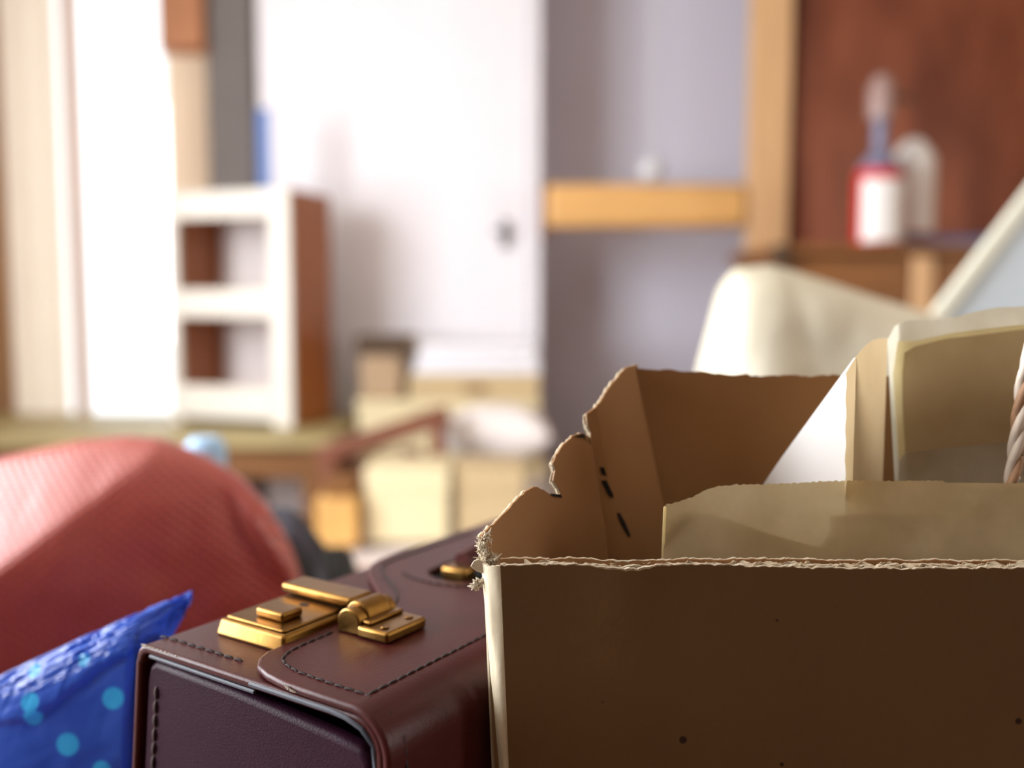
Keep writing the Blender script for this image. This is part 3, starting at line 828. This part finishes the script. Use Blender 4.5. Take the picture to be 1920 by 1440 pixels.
# piping under the lips
tube('piping', [cs(.8, v, -3.7 - .004 * v) for v in range(7, 62, 6)], .0007, M['piping'], case, n=6)
tube('piping', [cs(-.2, v, -1.1 - max(0, v - 100) * .28) for v in range(60, 112, 6)] + [cs(.4, 112.2, -8), cs(.6, 112.7, -16), cs(.6, 112.6, -70)], .0008, M['piping'], case, n=6)
# stitches, one object each
bmS = bmesh.new()
tube_bm(bmS, [(-.5, 0, -.18), (-.4, 0, .05), (-.15, 0, .16), (.15, 0, .16), (.4, 0, .05), (.5, 0, -.18)], [.09, .13, .15, .15, .13, .09], 6)
bmesh.ops.recalc_face_normals(bmS, faces=bmS.faces[:])
meS = bpy.data.meshes.new('stitch'); bmS.to_mesh(meS); bmS.free(); meS.materials.append(M['thread']); meS.shade_smooth()
meP = meS.copy(); meP.materials.clear(); meP.materials.append(M['thread_pale'])
def stitches(path, nrm, pitch, length, wid, parent, me):
    """stitches along a polyline of world points"""
    P = [Vector(p) for p in path]
    L = [0]
    for a, b in zip(P, P[1:]): L.append(L[-1] + (b - a).length)
    def ev(s):
        for i in range(len(P) - 1):
            if s <= L[i + 1] or i == len(P) - 2:
                return P[i].lerp(P[i + 1], (s - L[i]) / max(1e-9, L[i + 1] - L[i]))
    s = pitch / 2
    org = world_loc(parent)
    while s < L[-1] - pitch / 4:
        a, b = ev(max(0, s - length / 2)), ev(min(L[-1], s + length / 2))
        d = (b - a).normalized()
        n = nrm(ev(s)) if callable(nrm) else nrm
        y = n.cross(d).normalized(); z = d.cross(y)
        o = bpy.data.objects.new('stitch', me); COL.objects.link(o); o.parent = parent
        Mx = Matrix((d, y, z)).transposed().to_4x4()
        o.matrix_local = Matrix.Translation((a + b) / 2 - org) @ Mx @ Matrix.Rotation(random.uniform(-.06, .10), 4, 'Z') @ Matrix.Diagonal((length, wid * 5, wid * 3.2, 1))
        s += pitch
shell = [o for o in case.children if o.name.startswith('shell')][0]
stitches([cs(8.5, 2, .05), cs(9.0, 12, .1), cs(9.0, 49.5, .1)], K, .0049, .0042, .00075, shell, meS)
fs = [fm(6.3, 128, 3.4), fm(6.3, 119, 3.4), fm(6.3, 112, 3.4), fm(6.3, 104, 3.4), fm(6.6, 84, 3.4), fm(7.4, 73, 3.4), fm(9.2, 66.5, 3.4), fm(12, 61.5, 3.4), fm(17, 58.8, 3.4), fm(24, 57.8, 3.4), fm(41, 57.4, 3.4)]
stitches(fs, K + V * .3, .0042, .0037, .00065, flap, meS)
stitches([fm(7, 104.5, 3.4), fm(150, 104.5, 3.4)], K, .0044, .0040, .0007, flap, meS)
stitches([fm(60, 57.4, 3.4), fm(72, 56.8, 3.4), fm(80, 53, 3.4), fm(86, 47.6, 3.4), fm(93, 39, 3.4), fm(100, 29, 3.4), fm(106, 21.5, 3.4), fm(113, 15.6, 3.4), fm(123, 12.6, 3.4), fm(190, 12, 3.4)], K, .0044, .0040, .0007, flap, meS)
stitches([fm(110, 30, 3.4), fm(106, 40, 3.4), fm(105, 50, 3.4), fm(107, 62, 3.4), fm(114, 70, 3.4), fm(124, 72, 3.4), fm(150, 72, 3.4)], K, .0044, .0040, .0007, flap, meS)
stitches([cs(1.7, vl(w) + 10.5, w) for w in (-14.5, -40, -70, -100)], -U, .0053, .0046, .00095, ep, meP)
stitches([cs(1.7, 102.5, w) for w in (-21, -50, -100)], -U, .0053, .0046, .00095, ep, meP)
# scuffed edge of the lip
bm = bmesh.new()
for k in range(110):
    v = 3 + random.random() ** 2.2 * 22
    u = -.06 + random.uniform(0, .5); w = -.1 - u * .9 - random.uniform(0, .5)
    ln = random.uniform(.3, 1.1) * (1 - v / 45)
    tube_bm(bm, [cs(.2 + u, v, w + .15), cs(.2 + u + .05, v + ln, w + .15)], random.uniform(.00012, .00034), 5)
sc = finish(bm, 'scuff', M['scuff'], shell); sc['kind'] = 'stuff'
bm = bmesh.new()
for k in range(9):
    v = 77 + k * .55 + random.uniform(-.25, .25)
    k1 = random.uniform(.2, 1.0)
    tube_bm(bm, [cs(-1.18, v, 2.9 - k * .12), cs(-1.22, v + .9 * k1, 2.9 - k * .12 - 1.1 * k1)], random.uniform(.00016, .00034), 5)
sc = finish(bm, 'scuff', M['scuff'], flap); sc['kind'] = 'stuff'
# brass lock
lock = bpy.data.objects.new('lock', None); COL.objects.link(lock); lock.parent = case; lock.location = cs(42, 45, 0) - world_loc(case)
def rr(u0, v0, u1, v1, r, n=4):
    return arc(u1 - r, v1 - r, r, 0, 90, n) + arc(u0 + r, v1 - r, r, 90, 180, n) + arc(u0 + r, v0 + r, r, 180, 270, n) + arc(u1 - r, v0 + r, r, 270, 360, n)
def taper(cu, cv, k):
    return lambda a, b, c: cs(cu + (a - cu) * (1 - k * c), cv + (b - cv) * (1 - k * c), c)
plate('lock_plate', rr(20.5, 17, 64, 53, 1.6), .1, 6.2, taper(42, 35, .012), M['brass'], lock, bevel=.0012, seg=3)
plate('lock_plate', rr(23.5, 20, 61, 50.0, 1.2), 6.21, 7.2, cs, M['brass'], lock, bevel=.0006, seg=2)
hl = [(47.5 + 1.5 * math.cos(t), 35 + 2.3 * math.sin(t)) for t in [2 * math.pi * k / 14 for k in range(14)]]
plate('keyhole', hl, 7.21, 7.32, cs, M['black'], lock)
plate('lock_button', rr(28.5, 30, 38.5, 44, 1.0), 7.25, 10.6, cs, M['brass'], lock, bevel=.0009, seg=3)
plate('hasp', rr(52, 17.5, 64.5, 54.5, 1.5), 8.0, 11.6, lambda a, b, c: cs(a, b, c), M['brass'], lock, bevel=.0012, seg=3)
plate('hasp', rr(53, 51, 63.5, 60, 1.0), 6.6, 10.6, cs, M['brass'], lock, bevel=.001, seg=3)
def half(cu0, cu1, cv, cw, r, name):
    prof = arc(cv, cw, r, 180, 0, 12) + [(cv + r, 3.5), (cv - r, 3.5)]
    return plate(name, prof, cu0, cu1, lambda a, b, c: cs(c, a, b), M['brass'], lock, bevel=.0007, seg=2)
half(41.5, 62, 63.2, 7.2, 5.4, 'knuckle')
half(46, 58.5, 63.2, 8.4, 5.6, 'knuckle')
plate('strike_plate', rr(40.5, 68.0, 62, 82.5, 1.4), 3.45, 7.6, cs, M['brass'], lock, bevel=.0011, seg=3)
plate('strike_plate', rr(43, 66, 61, 72.5, .8), 7.61, 9.0, cs, M['brass'], lock, bevel=.0006, seg=2)
for uu, vv in ((44.6, 77.8), (57.6, 77.8)):
    hd = [(uu + 1.55 * math.cos(t), vv + 1.55 * math.sin(t)) for t in [2 * math.pi * k / 14 for k in range(14)]]
    plate('rivet', hd, 7.62, 8.2, cs, M['brass'], lock, bevel=.0005, seg=2)
hd = [(58 + 1.4 * math.cos(t), 30 + 1.8 * math.sin(t)) for t in [2 * math.pi * k / 14 for k in range(14)]]

# ------------------------------------------------------------------ the cardboard box
BXB = FT + .0005
RIM = at(960, 1049, .290).z
NL = Vector((-.0036, .2835)); WD = Vector((.0553, .073)).normalized()
FLc = at(1192, 690, .358)
bxo = thing('cardboard_box', 'torn brown cardboard box right of the briefcase holding a paper bag', 'box', (.14, .32, BXB))
TK = .0062                                   # double wall board
def lean(z):                                 # the walls splay outwards towards the rim
    return (RIM - z) * .04
# front panel: outer liner with the rounded left corner, middle liner, inner liner, two rows of flutes
YF0 = .2835
XRT = .262
def jag(x, k, amp=.0006):
    return amp * (fbm(x * 120 + k * 7, k * 3.1) + .6 * fbm(x * 520, k * 1.7))
def front_liner(name, off, m, z_extra, amp, round_corner, k):
    n = 220
    def f(u, v):
        x0 = NL.x + (0 if not round_corner else 0)
        x = x0 + (XRT - x0) * u
        dip = -.0016 * math.exp(-((x - .036) / .010) ** 2) * (1 if off < .002 else .45)
        zt = RIM + z_extra + dip + jag(x, k, amp) - (x / XRT) * .0012 + (.0006 * math.sin(x * 40) if off < .002 else 0)
        z = BXB + (zt - BXB) * v
        xx = x + lean(z) * (1 - u)
        yy = YF0 + off + .0022 * math.exp(-((x - .036) / .012) ** 2) * (v ** 14) * (-.5 if off < .002 else .2)
        return Vector((xx, yy - .05 * 0, z))
    return sheet(name, f, n, 24, m, bxo, thick=.0005, smooth=.6)
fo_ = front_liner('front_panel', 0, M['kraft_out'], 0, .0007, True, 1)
front_liner('front_liner', TK * .5, M['flute'], -.0004, .0008, False, 2)
front_liner('front_liner', TK, M['kraft_in'], .0004, .0005, False, 3)
def flutes(name, off, gap, wl, k):
    n = 900
    def f(u, v):
        x = .004 + (XRT - .006) * u
        z = RIM - .02 * (1 - v) + (v > .5) * (-.0001 + jag(x, k, .0012) - (x / XRT) * .0012 - .0014 * math.exp(-((x - .036) / .010) ** 2))
        y = YF0 + off + gap / 2 + (gap / 2 - .0004) * math.sin(x / wl * 2 * math.pi + .8 * math.sin(x * 31 + k))
        return Vector((x + lean(z) * (1 - u), y, z))
    return sheet(name, f, n, 2, M['flute'], bxo, thick=.0003, smooth=1)
fl1 = flutes('fluting', .0005, TK * .5 - .0005, .0064, 4); fl1['kind'] = 'stuff'
fl2 = flutes('fluting', TK * .5 + .0004, TK * .5 - .0005, .0078, 5); fl2['kind'] = 'stuff'
# pale torn edges of the three liners
bm = bmesh.new()
for off, dz, k in ((.0, .0, 1), (TK * .5, -.0004, 2), (TK, .0004, 3)):
    pts = []; rad = []
    n = 420
    for i in range(n + 1):
        x = NL.x + (XRT - NL.x) * i / n
        dip = -.0016 * math.exp(-((x - .036) / .010) ** 2) * (1 if off < .002 else .45)
        z = RIM + dz + dip + jag(x, k, (.0007, .0008, .0005)[k - 1]) - (x / XRT) * .0012 + (.0006 * math.sin(x * 40) if off < .002 else 0) + random.uniform(-.0001, .0001)
        pts.append((x + lean(z) * (1 - i / n), YF0 + off + .0002 + random.uniform(-.0001, .0001), z))
        rad.append(max(.00012, .00034 + .0003 * fbm(x * 260, k * 5.0)))
    tube_bm(bm, pts, rad, 5)
o = finish(bm, 'torn_rim', M['torn'], bxo); o['kind'] = 'stuff'
# rounded front-left corner, side light painted in as paler board
def corner(u, v):
    zt = RIM - .0008 + jag(u * .01, 6, .0012)
    z = BXB + (zt - BXB) * v
    ang = math.radians(-88 - 122 * u)
    r = max(.0026, .0066 - .05 * (RIM - z)) + .0003 * math.sin(u * 9)
    c = Vector((NL.x + .0003 + lean(z), YF0 + r, z))
    wv = .0004 * fbm(z * 60, u * 3, 8)
    return c + Vector(((r + wv) * math.cos(ang), (r + wv) * math.sin(ang), 0))
sheet('corner_strip', corner, 16, 60, M['kraft_pale_lit'], bxo, thick=.0008, smooth=.9)
# left panel: torn top edge, crease in the middle
P0 = Vector((NL.x - .0042, YF0 + .009)); P1 = Vector((FLc.x, FLc.y))
wdir = (P1 - P0); wl_ = wdir.length; wdir.normalize(); wn = Vector((-wdir.y, wdir.x))      # outward, towards the briefcase
if wn.x > 0: wn = -wn
def on_left(px, py):
    """(s, z) where the sight line meets the left wall plane"""
    r = ray(px, py)
    # P0 + wdir s = r.xy t
    det = r.x * (-wdir.y) - r.y * (-wdir.x)
    t = (P0.x * (-wdir.y) - P0.y * (-wdir.x)) / det
    s = (Vector((r.x, r.y)) * t - P0).dot(wdir)
    return (s, EYE.z + r.z * t)
def lmap(a, b, c):
    k = a / wl_
    ln = max(0.0, RIM + .03 - b)
    p = P0 + wdir * a
    bend = .0012 * math.sin(min(1, max(0, k)) * math.pi) - .0024 * math.exp(-((k - .62) / .03) ** 2)
    p = p + wn * (c - bend)
    return Vector((p.x + lean(b) * (1 - k) + .22 * k * min(.08, max(0.0, FLc.z - b)), p.y, b))
edge_px = [(906, 1004), (915, 992), (930, 978), (948, 955), (968, 930), (985, 915), (996, 912), (1008, 922), (1026, 931), (1030, 922), (1022, 900), (1026, 880), (1024, 868), (1030, 852), (1045, 832), (1060, 818), (1076, 812), (1090, 818), (1096, 828), (1100, 812), (1096, 795), (1098, 776), (1112, 758), (1135, 728), (1160, 702), (1176, 688), (1188, 684)]
poly = [on_left(*p) for p in edge_px]
rough = []
for (s0, z0), (s1, z1_) in zip(poly, poly[1:]):
    n = max(2, int(math.hypot(s1 - s0, z1_ - z0) / .0012))
    for i in range(n):
        k = i / n
        rough.append((s0 + (s1 - s0) * k + random.uniform(-.00018, .00018), z0 + (z1_ - z0) * k + random.uniform(-.00028, .00028)))
rough.append((wl_ + .001, poly[-1][1]))
lp = [(0, BXB)] + [(max(0, rough[0][0] * 0), RIM - .002)] + rough + [(wl_ + .001, BXB)]
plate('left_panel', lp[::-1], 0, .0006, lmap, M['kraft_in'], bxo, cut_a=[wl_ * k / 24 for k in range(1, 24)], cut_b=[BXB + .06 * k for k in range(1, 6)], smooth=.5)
lp2 = [(0, BXB), (0, RIM - .0025)] + [(a + .0004, b - .0006 + random.uniform(-.0005, .0005)) for a, b in rough] + [(wl_ + .001, BXB)]
plate('left_liner', lp2[::-1], .0014, .0022, lmap, M['kraft_pale_lit'], bxo, cut_a=[wl_ * k / 24 for k in range(1, 24)], smooth=.5)
# fluting along the torn left edge
bm = bmesh.new()
for i in range(0, len(rough) - 1):
    a, b = rough[i], rough[i + 1]
    if random.random() < .35: tube_bm(bm, [lmap(a[0], a[1] - .0008, .0006), lmap((a[0] + b[0]) / 2, (a[1] + b[1]) / 2 - .0012, .0016)], .0002, 5)
    tube_bm(bm, [lmap(a[0], a[1] - .0002, .0003), lmap(b[0], b[1] - .0002, .0003)], .00018, 5)
    tube_bm(bm, [lmap(a[0], a[1] - .0012, .0018), lmap(b[0], b[1] - .0012, .0018)], .0002, 5)
o = finish(bm, 'torn_edge', M['torn'], bxo); o['kind'] = 'stuff'
# dark tears in the left panel
def tear(pts):
    return plate('tear', [on_left(*p) for p in pts], -.0004, -.00015, lmap, M['black'], bxo)
tear([(1101, 902), (1106, 900), (1111, 926), (1110, 934), (1106, 928), (1103, 910)])
tear([(1112, 962), (1116, 960), (1122, 978), (1127, 1004), (1124, 1006), (1117, 986)])
tear([(1012, 924), (1029, 926), (1031, 932), (1018, 930)])
tear([(1062, 818), (1076, 813), (1090, 820), (1095, 832), (1090, 832), (1078, 820)])
tear([(1102, 876), (1106, 876), (1107, 892), (1103, 890)])
# back panel and right panel
BR = Vector((.33, .358 + .006))
def back(u, v):
    zt = FLc.z - .0032 * min(1, u * 6) + .001 * u + jag(u * .3, 11, .0008)
    z = BXB + (zt - BXB) * v
    sh = .22 * min(.08, max(0.0, FLc.z - z)) * (1 - u)
    return Vector((FLc.x + (BR.x - FLc.x) * u + sh, FLc.y + (BR.y - FLc.y) * u, z))
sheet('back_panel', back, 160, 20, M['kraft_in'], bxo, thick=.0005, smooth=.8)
def back2(u, v):
    p = back(u, v); p.y += .0042; p.z -= .0008 * (v > .99) * (1 + jag(u, 12, .6)); return p
sheet('back_liner', back2, 160, 20, M['kraft_pale_lit'], bxo, thick=.0005, smooth=.8)
def right(u, v):
    z = BXB + (RIM + (FLc.z - .006 - RIM) * u - BXB) * v
    return Vector((XRT + (BR.x - XRT) * u, YF0 + .0005 + (BR.y - YF0 + .003) * u, z))
sheet('right_panel', right, 12, 12, M['kraft_in'], bxo, thick=.004, smooth=.5)
span('bottom', (.10, .291, BXB), (.255, .355, BXB + .004), M['kraft_in'], bxo, bevel=.001)
# frayed corner
bm = bmesh.new()
cp = [at(px, py, .2925) for px, py in ((916, 1003), (908, 1010), (903, 1018), (906, 1026), (910, 1036), (905, 1046), (912, 1054), (920, 1050), (930, 1046))]
for k in range(520):
    i0 = random.randrange(len(cp) - 1)
    b = cp[i0].lerp(cp[i0 + 1], random.random()) + Vector((random.gauss(0, .0005), random.gauss(0, .0012), random.gauss(0, .0005)))
    d = Vector((random.gauss(-.15, .7), random.gauss(0, .5), random.gauss(.1, .7))) * .0007
    c2_ = Vector((random.gauss(0, .0004), random.gauss(0, .0003), random.gauss(0, .0004)))
    rr_ = random.uniform(.00010, .00042)
    tube_bm(bm, [b, b + d, b + d * 1.5 + c2_], [rr_, rr_ * .8, rr_ * .4], 5)
for k in range(len(cp) - 1):
    tube_bm(bm, [cp[k], cp[k].lerp(cp[k + 1], .5) + Vector((0, .001, 0)), cp[k + 1]], [.0009, .0012, .0009], 6)
for px, py in ((900, 1093), (893, 1097), (889, 1100), (905, 1090)):
    p = at(px, py, .289)
    for q in range(12):
        d = Vector((random.gauss(0, 1), random.gauss(0, .5), random.gauss(0, 1))) * .0009
        tube_bm(bm, [p, p + d], [.0007, .0002], 5)
for k in range(170):                          # fine fibres along the front rim
    x = random.uniform(.0, .26); b = Vector((x, YF0 + random.choice((.0003, .0034, .0064)), RIM - .0003 - x / XRT * .0012))
    d = Vector((random.gauss(0, .0007), random.gauss(-.0002, .0003), random.uniform(-.0004, .0008)))
    tube_bm(bm, [b, b + d], [.00012, .00005], 4)
o = finish(bm, 'torn_fibre', M['torn'], bxo); o['kind'] = 'stuff'
fk = [(882, 1062), (888, 1052), (897, 1049), (912, 1056), (920, 1064), (917, 1072), (906, 1076), (894, 1072)]
yk = .288
plate('torn_flap', [(at(*p, yk).x, at(*p, yk).z) for p in fk], 0, .0007, lambda a, b, c: Vector((a, yk + c + .1 * (a + .012), b)), M['torn'], bxo, bevel=.0002)
org = world_loc(bxo)
sp = []
for px, py, r in ((1280, 1386, 8), (1213, 1363, 3.5), (1456, 1162, 4), (1333, 1140, 3), (1436, 1224, 3), (1130, 1315, 4), (1908, 1351, 7), (1565, 1137, 3), (1465, 1432, 5), (1319, 1396, 3), (1174, 1367, 2.5)):
    p = at(px, py, YF0) - org
    sp.append((p.x, p.y, p.z, r / F * .2835))
add_spots(M['kraft_out'], sp, (40, 22, 12), .4)

# ------------------------------------------------------------------ paper carrier bag in the box
bagr = thing('paper_bag', 'kraft paper carrier bag standing inside the cardboard box', 'bag', (.17, .325, BXB + .004))
def saw(p0, p1, pitch=.0011, amp=.0003):
    out = []; n = max(1, int(math.hypot(p1[0] - p0[0], p1[1] - p0[1]) / pitch))
    for i in range(n):
        k = i / n
        out.append((p0[0] + (p1[0] - p0[0]) * k, p0[1] + (p1[1] - p0[1]) * k + (amp if i % 2 else 0) + random.uniform(-amp, amp) * .5))
    return out
YA = .304
def fx(px, py): p = at(px, py, YA); return (p.x, p.z)
def fmap_front(a, b, c):
    y = YA + c + .25 * max(-.02, b - RIM) + .0012 * math.sin(a * 55 + .6) + .0008 * fbm(a * 40, b * 40, 3)
    return Vector((a, y, b))
topl = [fx(1248, 952), fx(1276, 946), fx(1302, 937), fx(1322, 926), fx(1345, 918), fx(1380, 914), fx(1440, 913), fx(1560, 909), fx(1790, 909)]
topr = [fx(1790, 912), fx(1920, 911), fx(2100, 910)]
tops = []
for a, b in zip(topl, topl[1:]): tops += saw(a, b)
for a, b in zip(topr, topr[1:]): tops += saw(a, b, .0009, .00015)
xa_, xb_ = fx(1244, 1045)[0], fx(2100, 910)[0]
cuts = [xa_ + (xb_ - xa_) * k / 40 for k in range(1, 40)]
zb_ = BXB + .006
plate('front_sheet', ([(xa_ + .002, zb_), fx(1243, 1050)] + tops + [(xb_, topr[-1][1]), (xb_, zb_)])[::-1], 0, .0002, fmap_front, M['paper'], bagr, cut_a=cuts, cut_b=[zb_ + .05, zb_ + .1, zb_ + .15] + [zb_ + .19 + .004 * k for k in range(40)], smooth=.9)
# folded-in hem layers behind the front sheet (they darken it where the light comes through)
hem = [(xa_ + .003, zb_), fx(1250, 966), fx(1300, 958), fx(1340, 962), fx(1400, 984), fx(1470, 1006), fx(1535, 1024), fx(1560, 1000), fx(1562, 968), fx(1700, 968), fx(1830, 964), fx(1850, 930), fx(1800, 915), fx(2100, 914), (xb_ - .001, zb_)]
cbs = [zb_ + .05, zb_ + .1, zb_ + .15] + [zb_ + .19 + .004 * k for k in range(40)]
plate('hem_layer', hem[::-1], .0005, .0007, fmap_front, M['paper_shade'], bagr, cut_a=cuts, cut_b=cbs, smooth=.9)
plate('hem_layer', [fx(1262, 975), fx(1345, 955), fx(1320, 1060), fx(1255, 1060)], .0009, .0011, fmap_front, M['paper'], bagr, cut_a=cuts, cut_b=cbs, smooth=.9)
# left fold edge, a white cut edge
tube('fold_edge', [Vector((fx(1247, 951)[0], YA + .0003, fx(1247, 951)[1])), Vector((fx(1243, 1050)[0], YA + .0003, fx(1243, 1050)[1]))], .0005, M['paper_rim'], bagr, n=6)
# back sheet
YBk = .346
def bx_(px, py): p = at(px, py, YBk); return (p.x, p.z)
def fmap_back(a, b, c):
    return Vector((a, YBk + c + .18 * max(-.03, b - 1.09) + .0010 * fbm(a * 30, b * 30, 6), b))
bt = [bx_(1672, 640), bx_(1690, 612), bx_(1712, 602), bx_(1790, 598), bx_(1850, 584), bx_(1885, 577), bx_(1960, 574), bx_(2060, 580)]
bs = []
for a, b in zip(bt, bt[1:]): bs += saw(a, b, .0014, .00012)
plate('back_sheet', ([(bx_(1668, 900)[0], zb_), bx_(1668, 900)] + bs + [(bx_(2060, 0)[0], zb_)])[::-1], 0, .0002, fmap_back, M['paper_pale'], bagr, cut_a=[bx_(px, 0)[0] for px in range(1690, 2060, 30)], cut_b=[zb_ + .05 * k for k in range(1, 6)], smooth=.9)
patch = [bx_(1689, 845), bx_(1690, 760), bx_(1693, 700), bx_(1700, 662), bx_(1722, 650), bx_(1780, 636), bx_(1850, 628), bx_(1920, 619), bx_(2040, 612), bx_(2040, 822), bx_(1920, 824), bx_(1840, 832), bx_(1780, 836), bx_(1740, 840)]
plate('handle_patch', patch, -.0016, -.0013, fmap_back, M['paper_shade'], bagr, cut_a=[bx_(px, 0)[0] for px in range(1700, 2040, 30)], smooth=.9)
rim_ = [bx_(1676, 860), bx_(1676, 700), bx_(1690, 640), bx_(1722, 640), bx_(1800, 624), bx_(1920, 610), bx_(2045, 604), bx_(2045, 614), bx_(1920, 621), bx_(1800, 636), bx_(1722, 652), bx_(1704, 664), bx_(1694, 700), bx_(1690, 760), bx_(1690, 846)]
plate('patch_rim', rim_, -.0012, -.0009, fmap_back, M['paper_rim'], bagr, smooth=.9)
# left gusset: inner face, turned away from the window
g0, g1 = Vector((at(1592, 800, .3100).x, .3100)), Vector((bx_(1680, 0)[0], YBk - .002))
gd = g1 - g0
def gus(u, v):
    ed = .05 * math.sin(v * 3.0) + .03 * math.sin(v * 230) * .5
    k = u + (1 - u) * (ed - .12 * v ** 4)
    p = g0 + gd * k
    zt = at(1604 + 80 * u, 700 - 66 * math.sin(min(1, u * 1.25) * math.pi / 2), p.y).z
    z = zb_ + (zt - zb_) * v
    return Vector((p.x, p.y + .001 * math.sin(u * 5), z))
sheet('gusset', gus, 16, 150, M['paper_shade'], bagr, smooth=.9)
# twisted paper handle
hp0 = at(1888, 985, .3150); hp1 = at(1922, 700, .318); hp2 = at(1990, 420, .326); hp3 = at(2150, 400, .326); hp4 = at(2200, 985, .3150)
path = []
for k in range(70):
    t = k / 69
    if t < .38: q = t / .38; p = hp0.lerp(hp1, q)
    elif t < .62: q = (t - .38) / .24; p = hp1.lerp(hp2, q).lerp(hp2.lerp(hp3, q), q) if False else hp1 * (1 - q) ** 2 + hp2 * 2 * q * (1 - q) + hp3 * q * q
    else: q = (t - .62) / .38; p = hp3.lerp(hp4, q)
    path.append(p)
ho = bpy.data.objects.new('handle', None); COL.objects.link(ho); ho.parent = bagr; ho.location = hp0 - world_loc(bagr)
for s in range(3):
    pts = []
    for i, p in enumerate(path):
        d = (path[min(i + 1, 69)] - path[max(i - 1, 0)]).normalized()
        a = d.cross(Vector((0, 1, 0))).normalized(); b = d.cross(a)
        an = i * .42 + s * 2 * math.pi / 3
        pts.append(p + (a * math.cos(an) + b * math.sin(an)) * .0012)
    tube('strand', pts, .0016, [M['rope'], M['rope'], M['rope_dark']][s], ho, n=8)

# bright white sheet standing in the box beside the bag
w0, w1 = Vector((at(1428, 915, .348).x, .348)), Vector((at(1601, 800, .3165).x, .3165))
def ws(u, v):
    p = w0.lerp(w1, u)
    zl = at(1428, 915, .348).z
    tp = at(1428 + 178 * u, 915 - 245 * min(1, u * 1.02) ** .93, p.y).z
    z = zb_ + .004 + (tp - zb_ - .004) * v
    return Vector((p.x, p.y - .003 * math.sin(u * 3.14), z))
tag(sheet('paper_sheet', ws, 40, 24, M['sheet_white'], loc=(.1, .33, BXB), smooth=1), 'bright white paper sheet standing in the box beside the paper bag', 'paper')
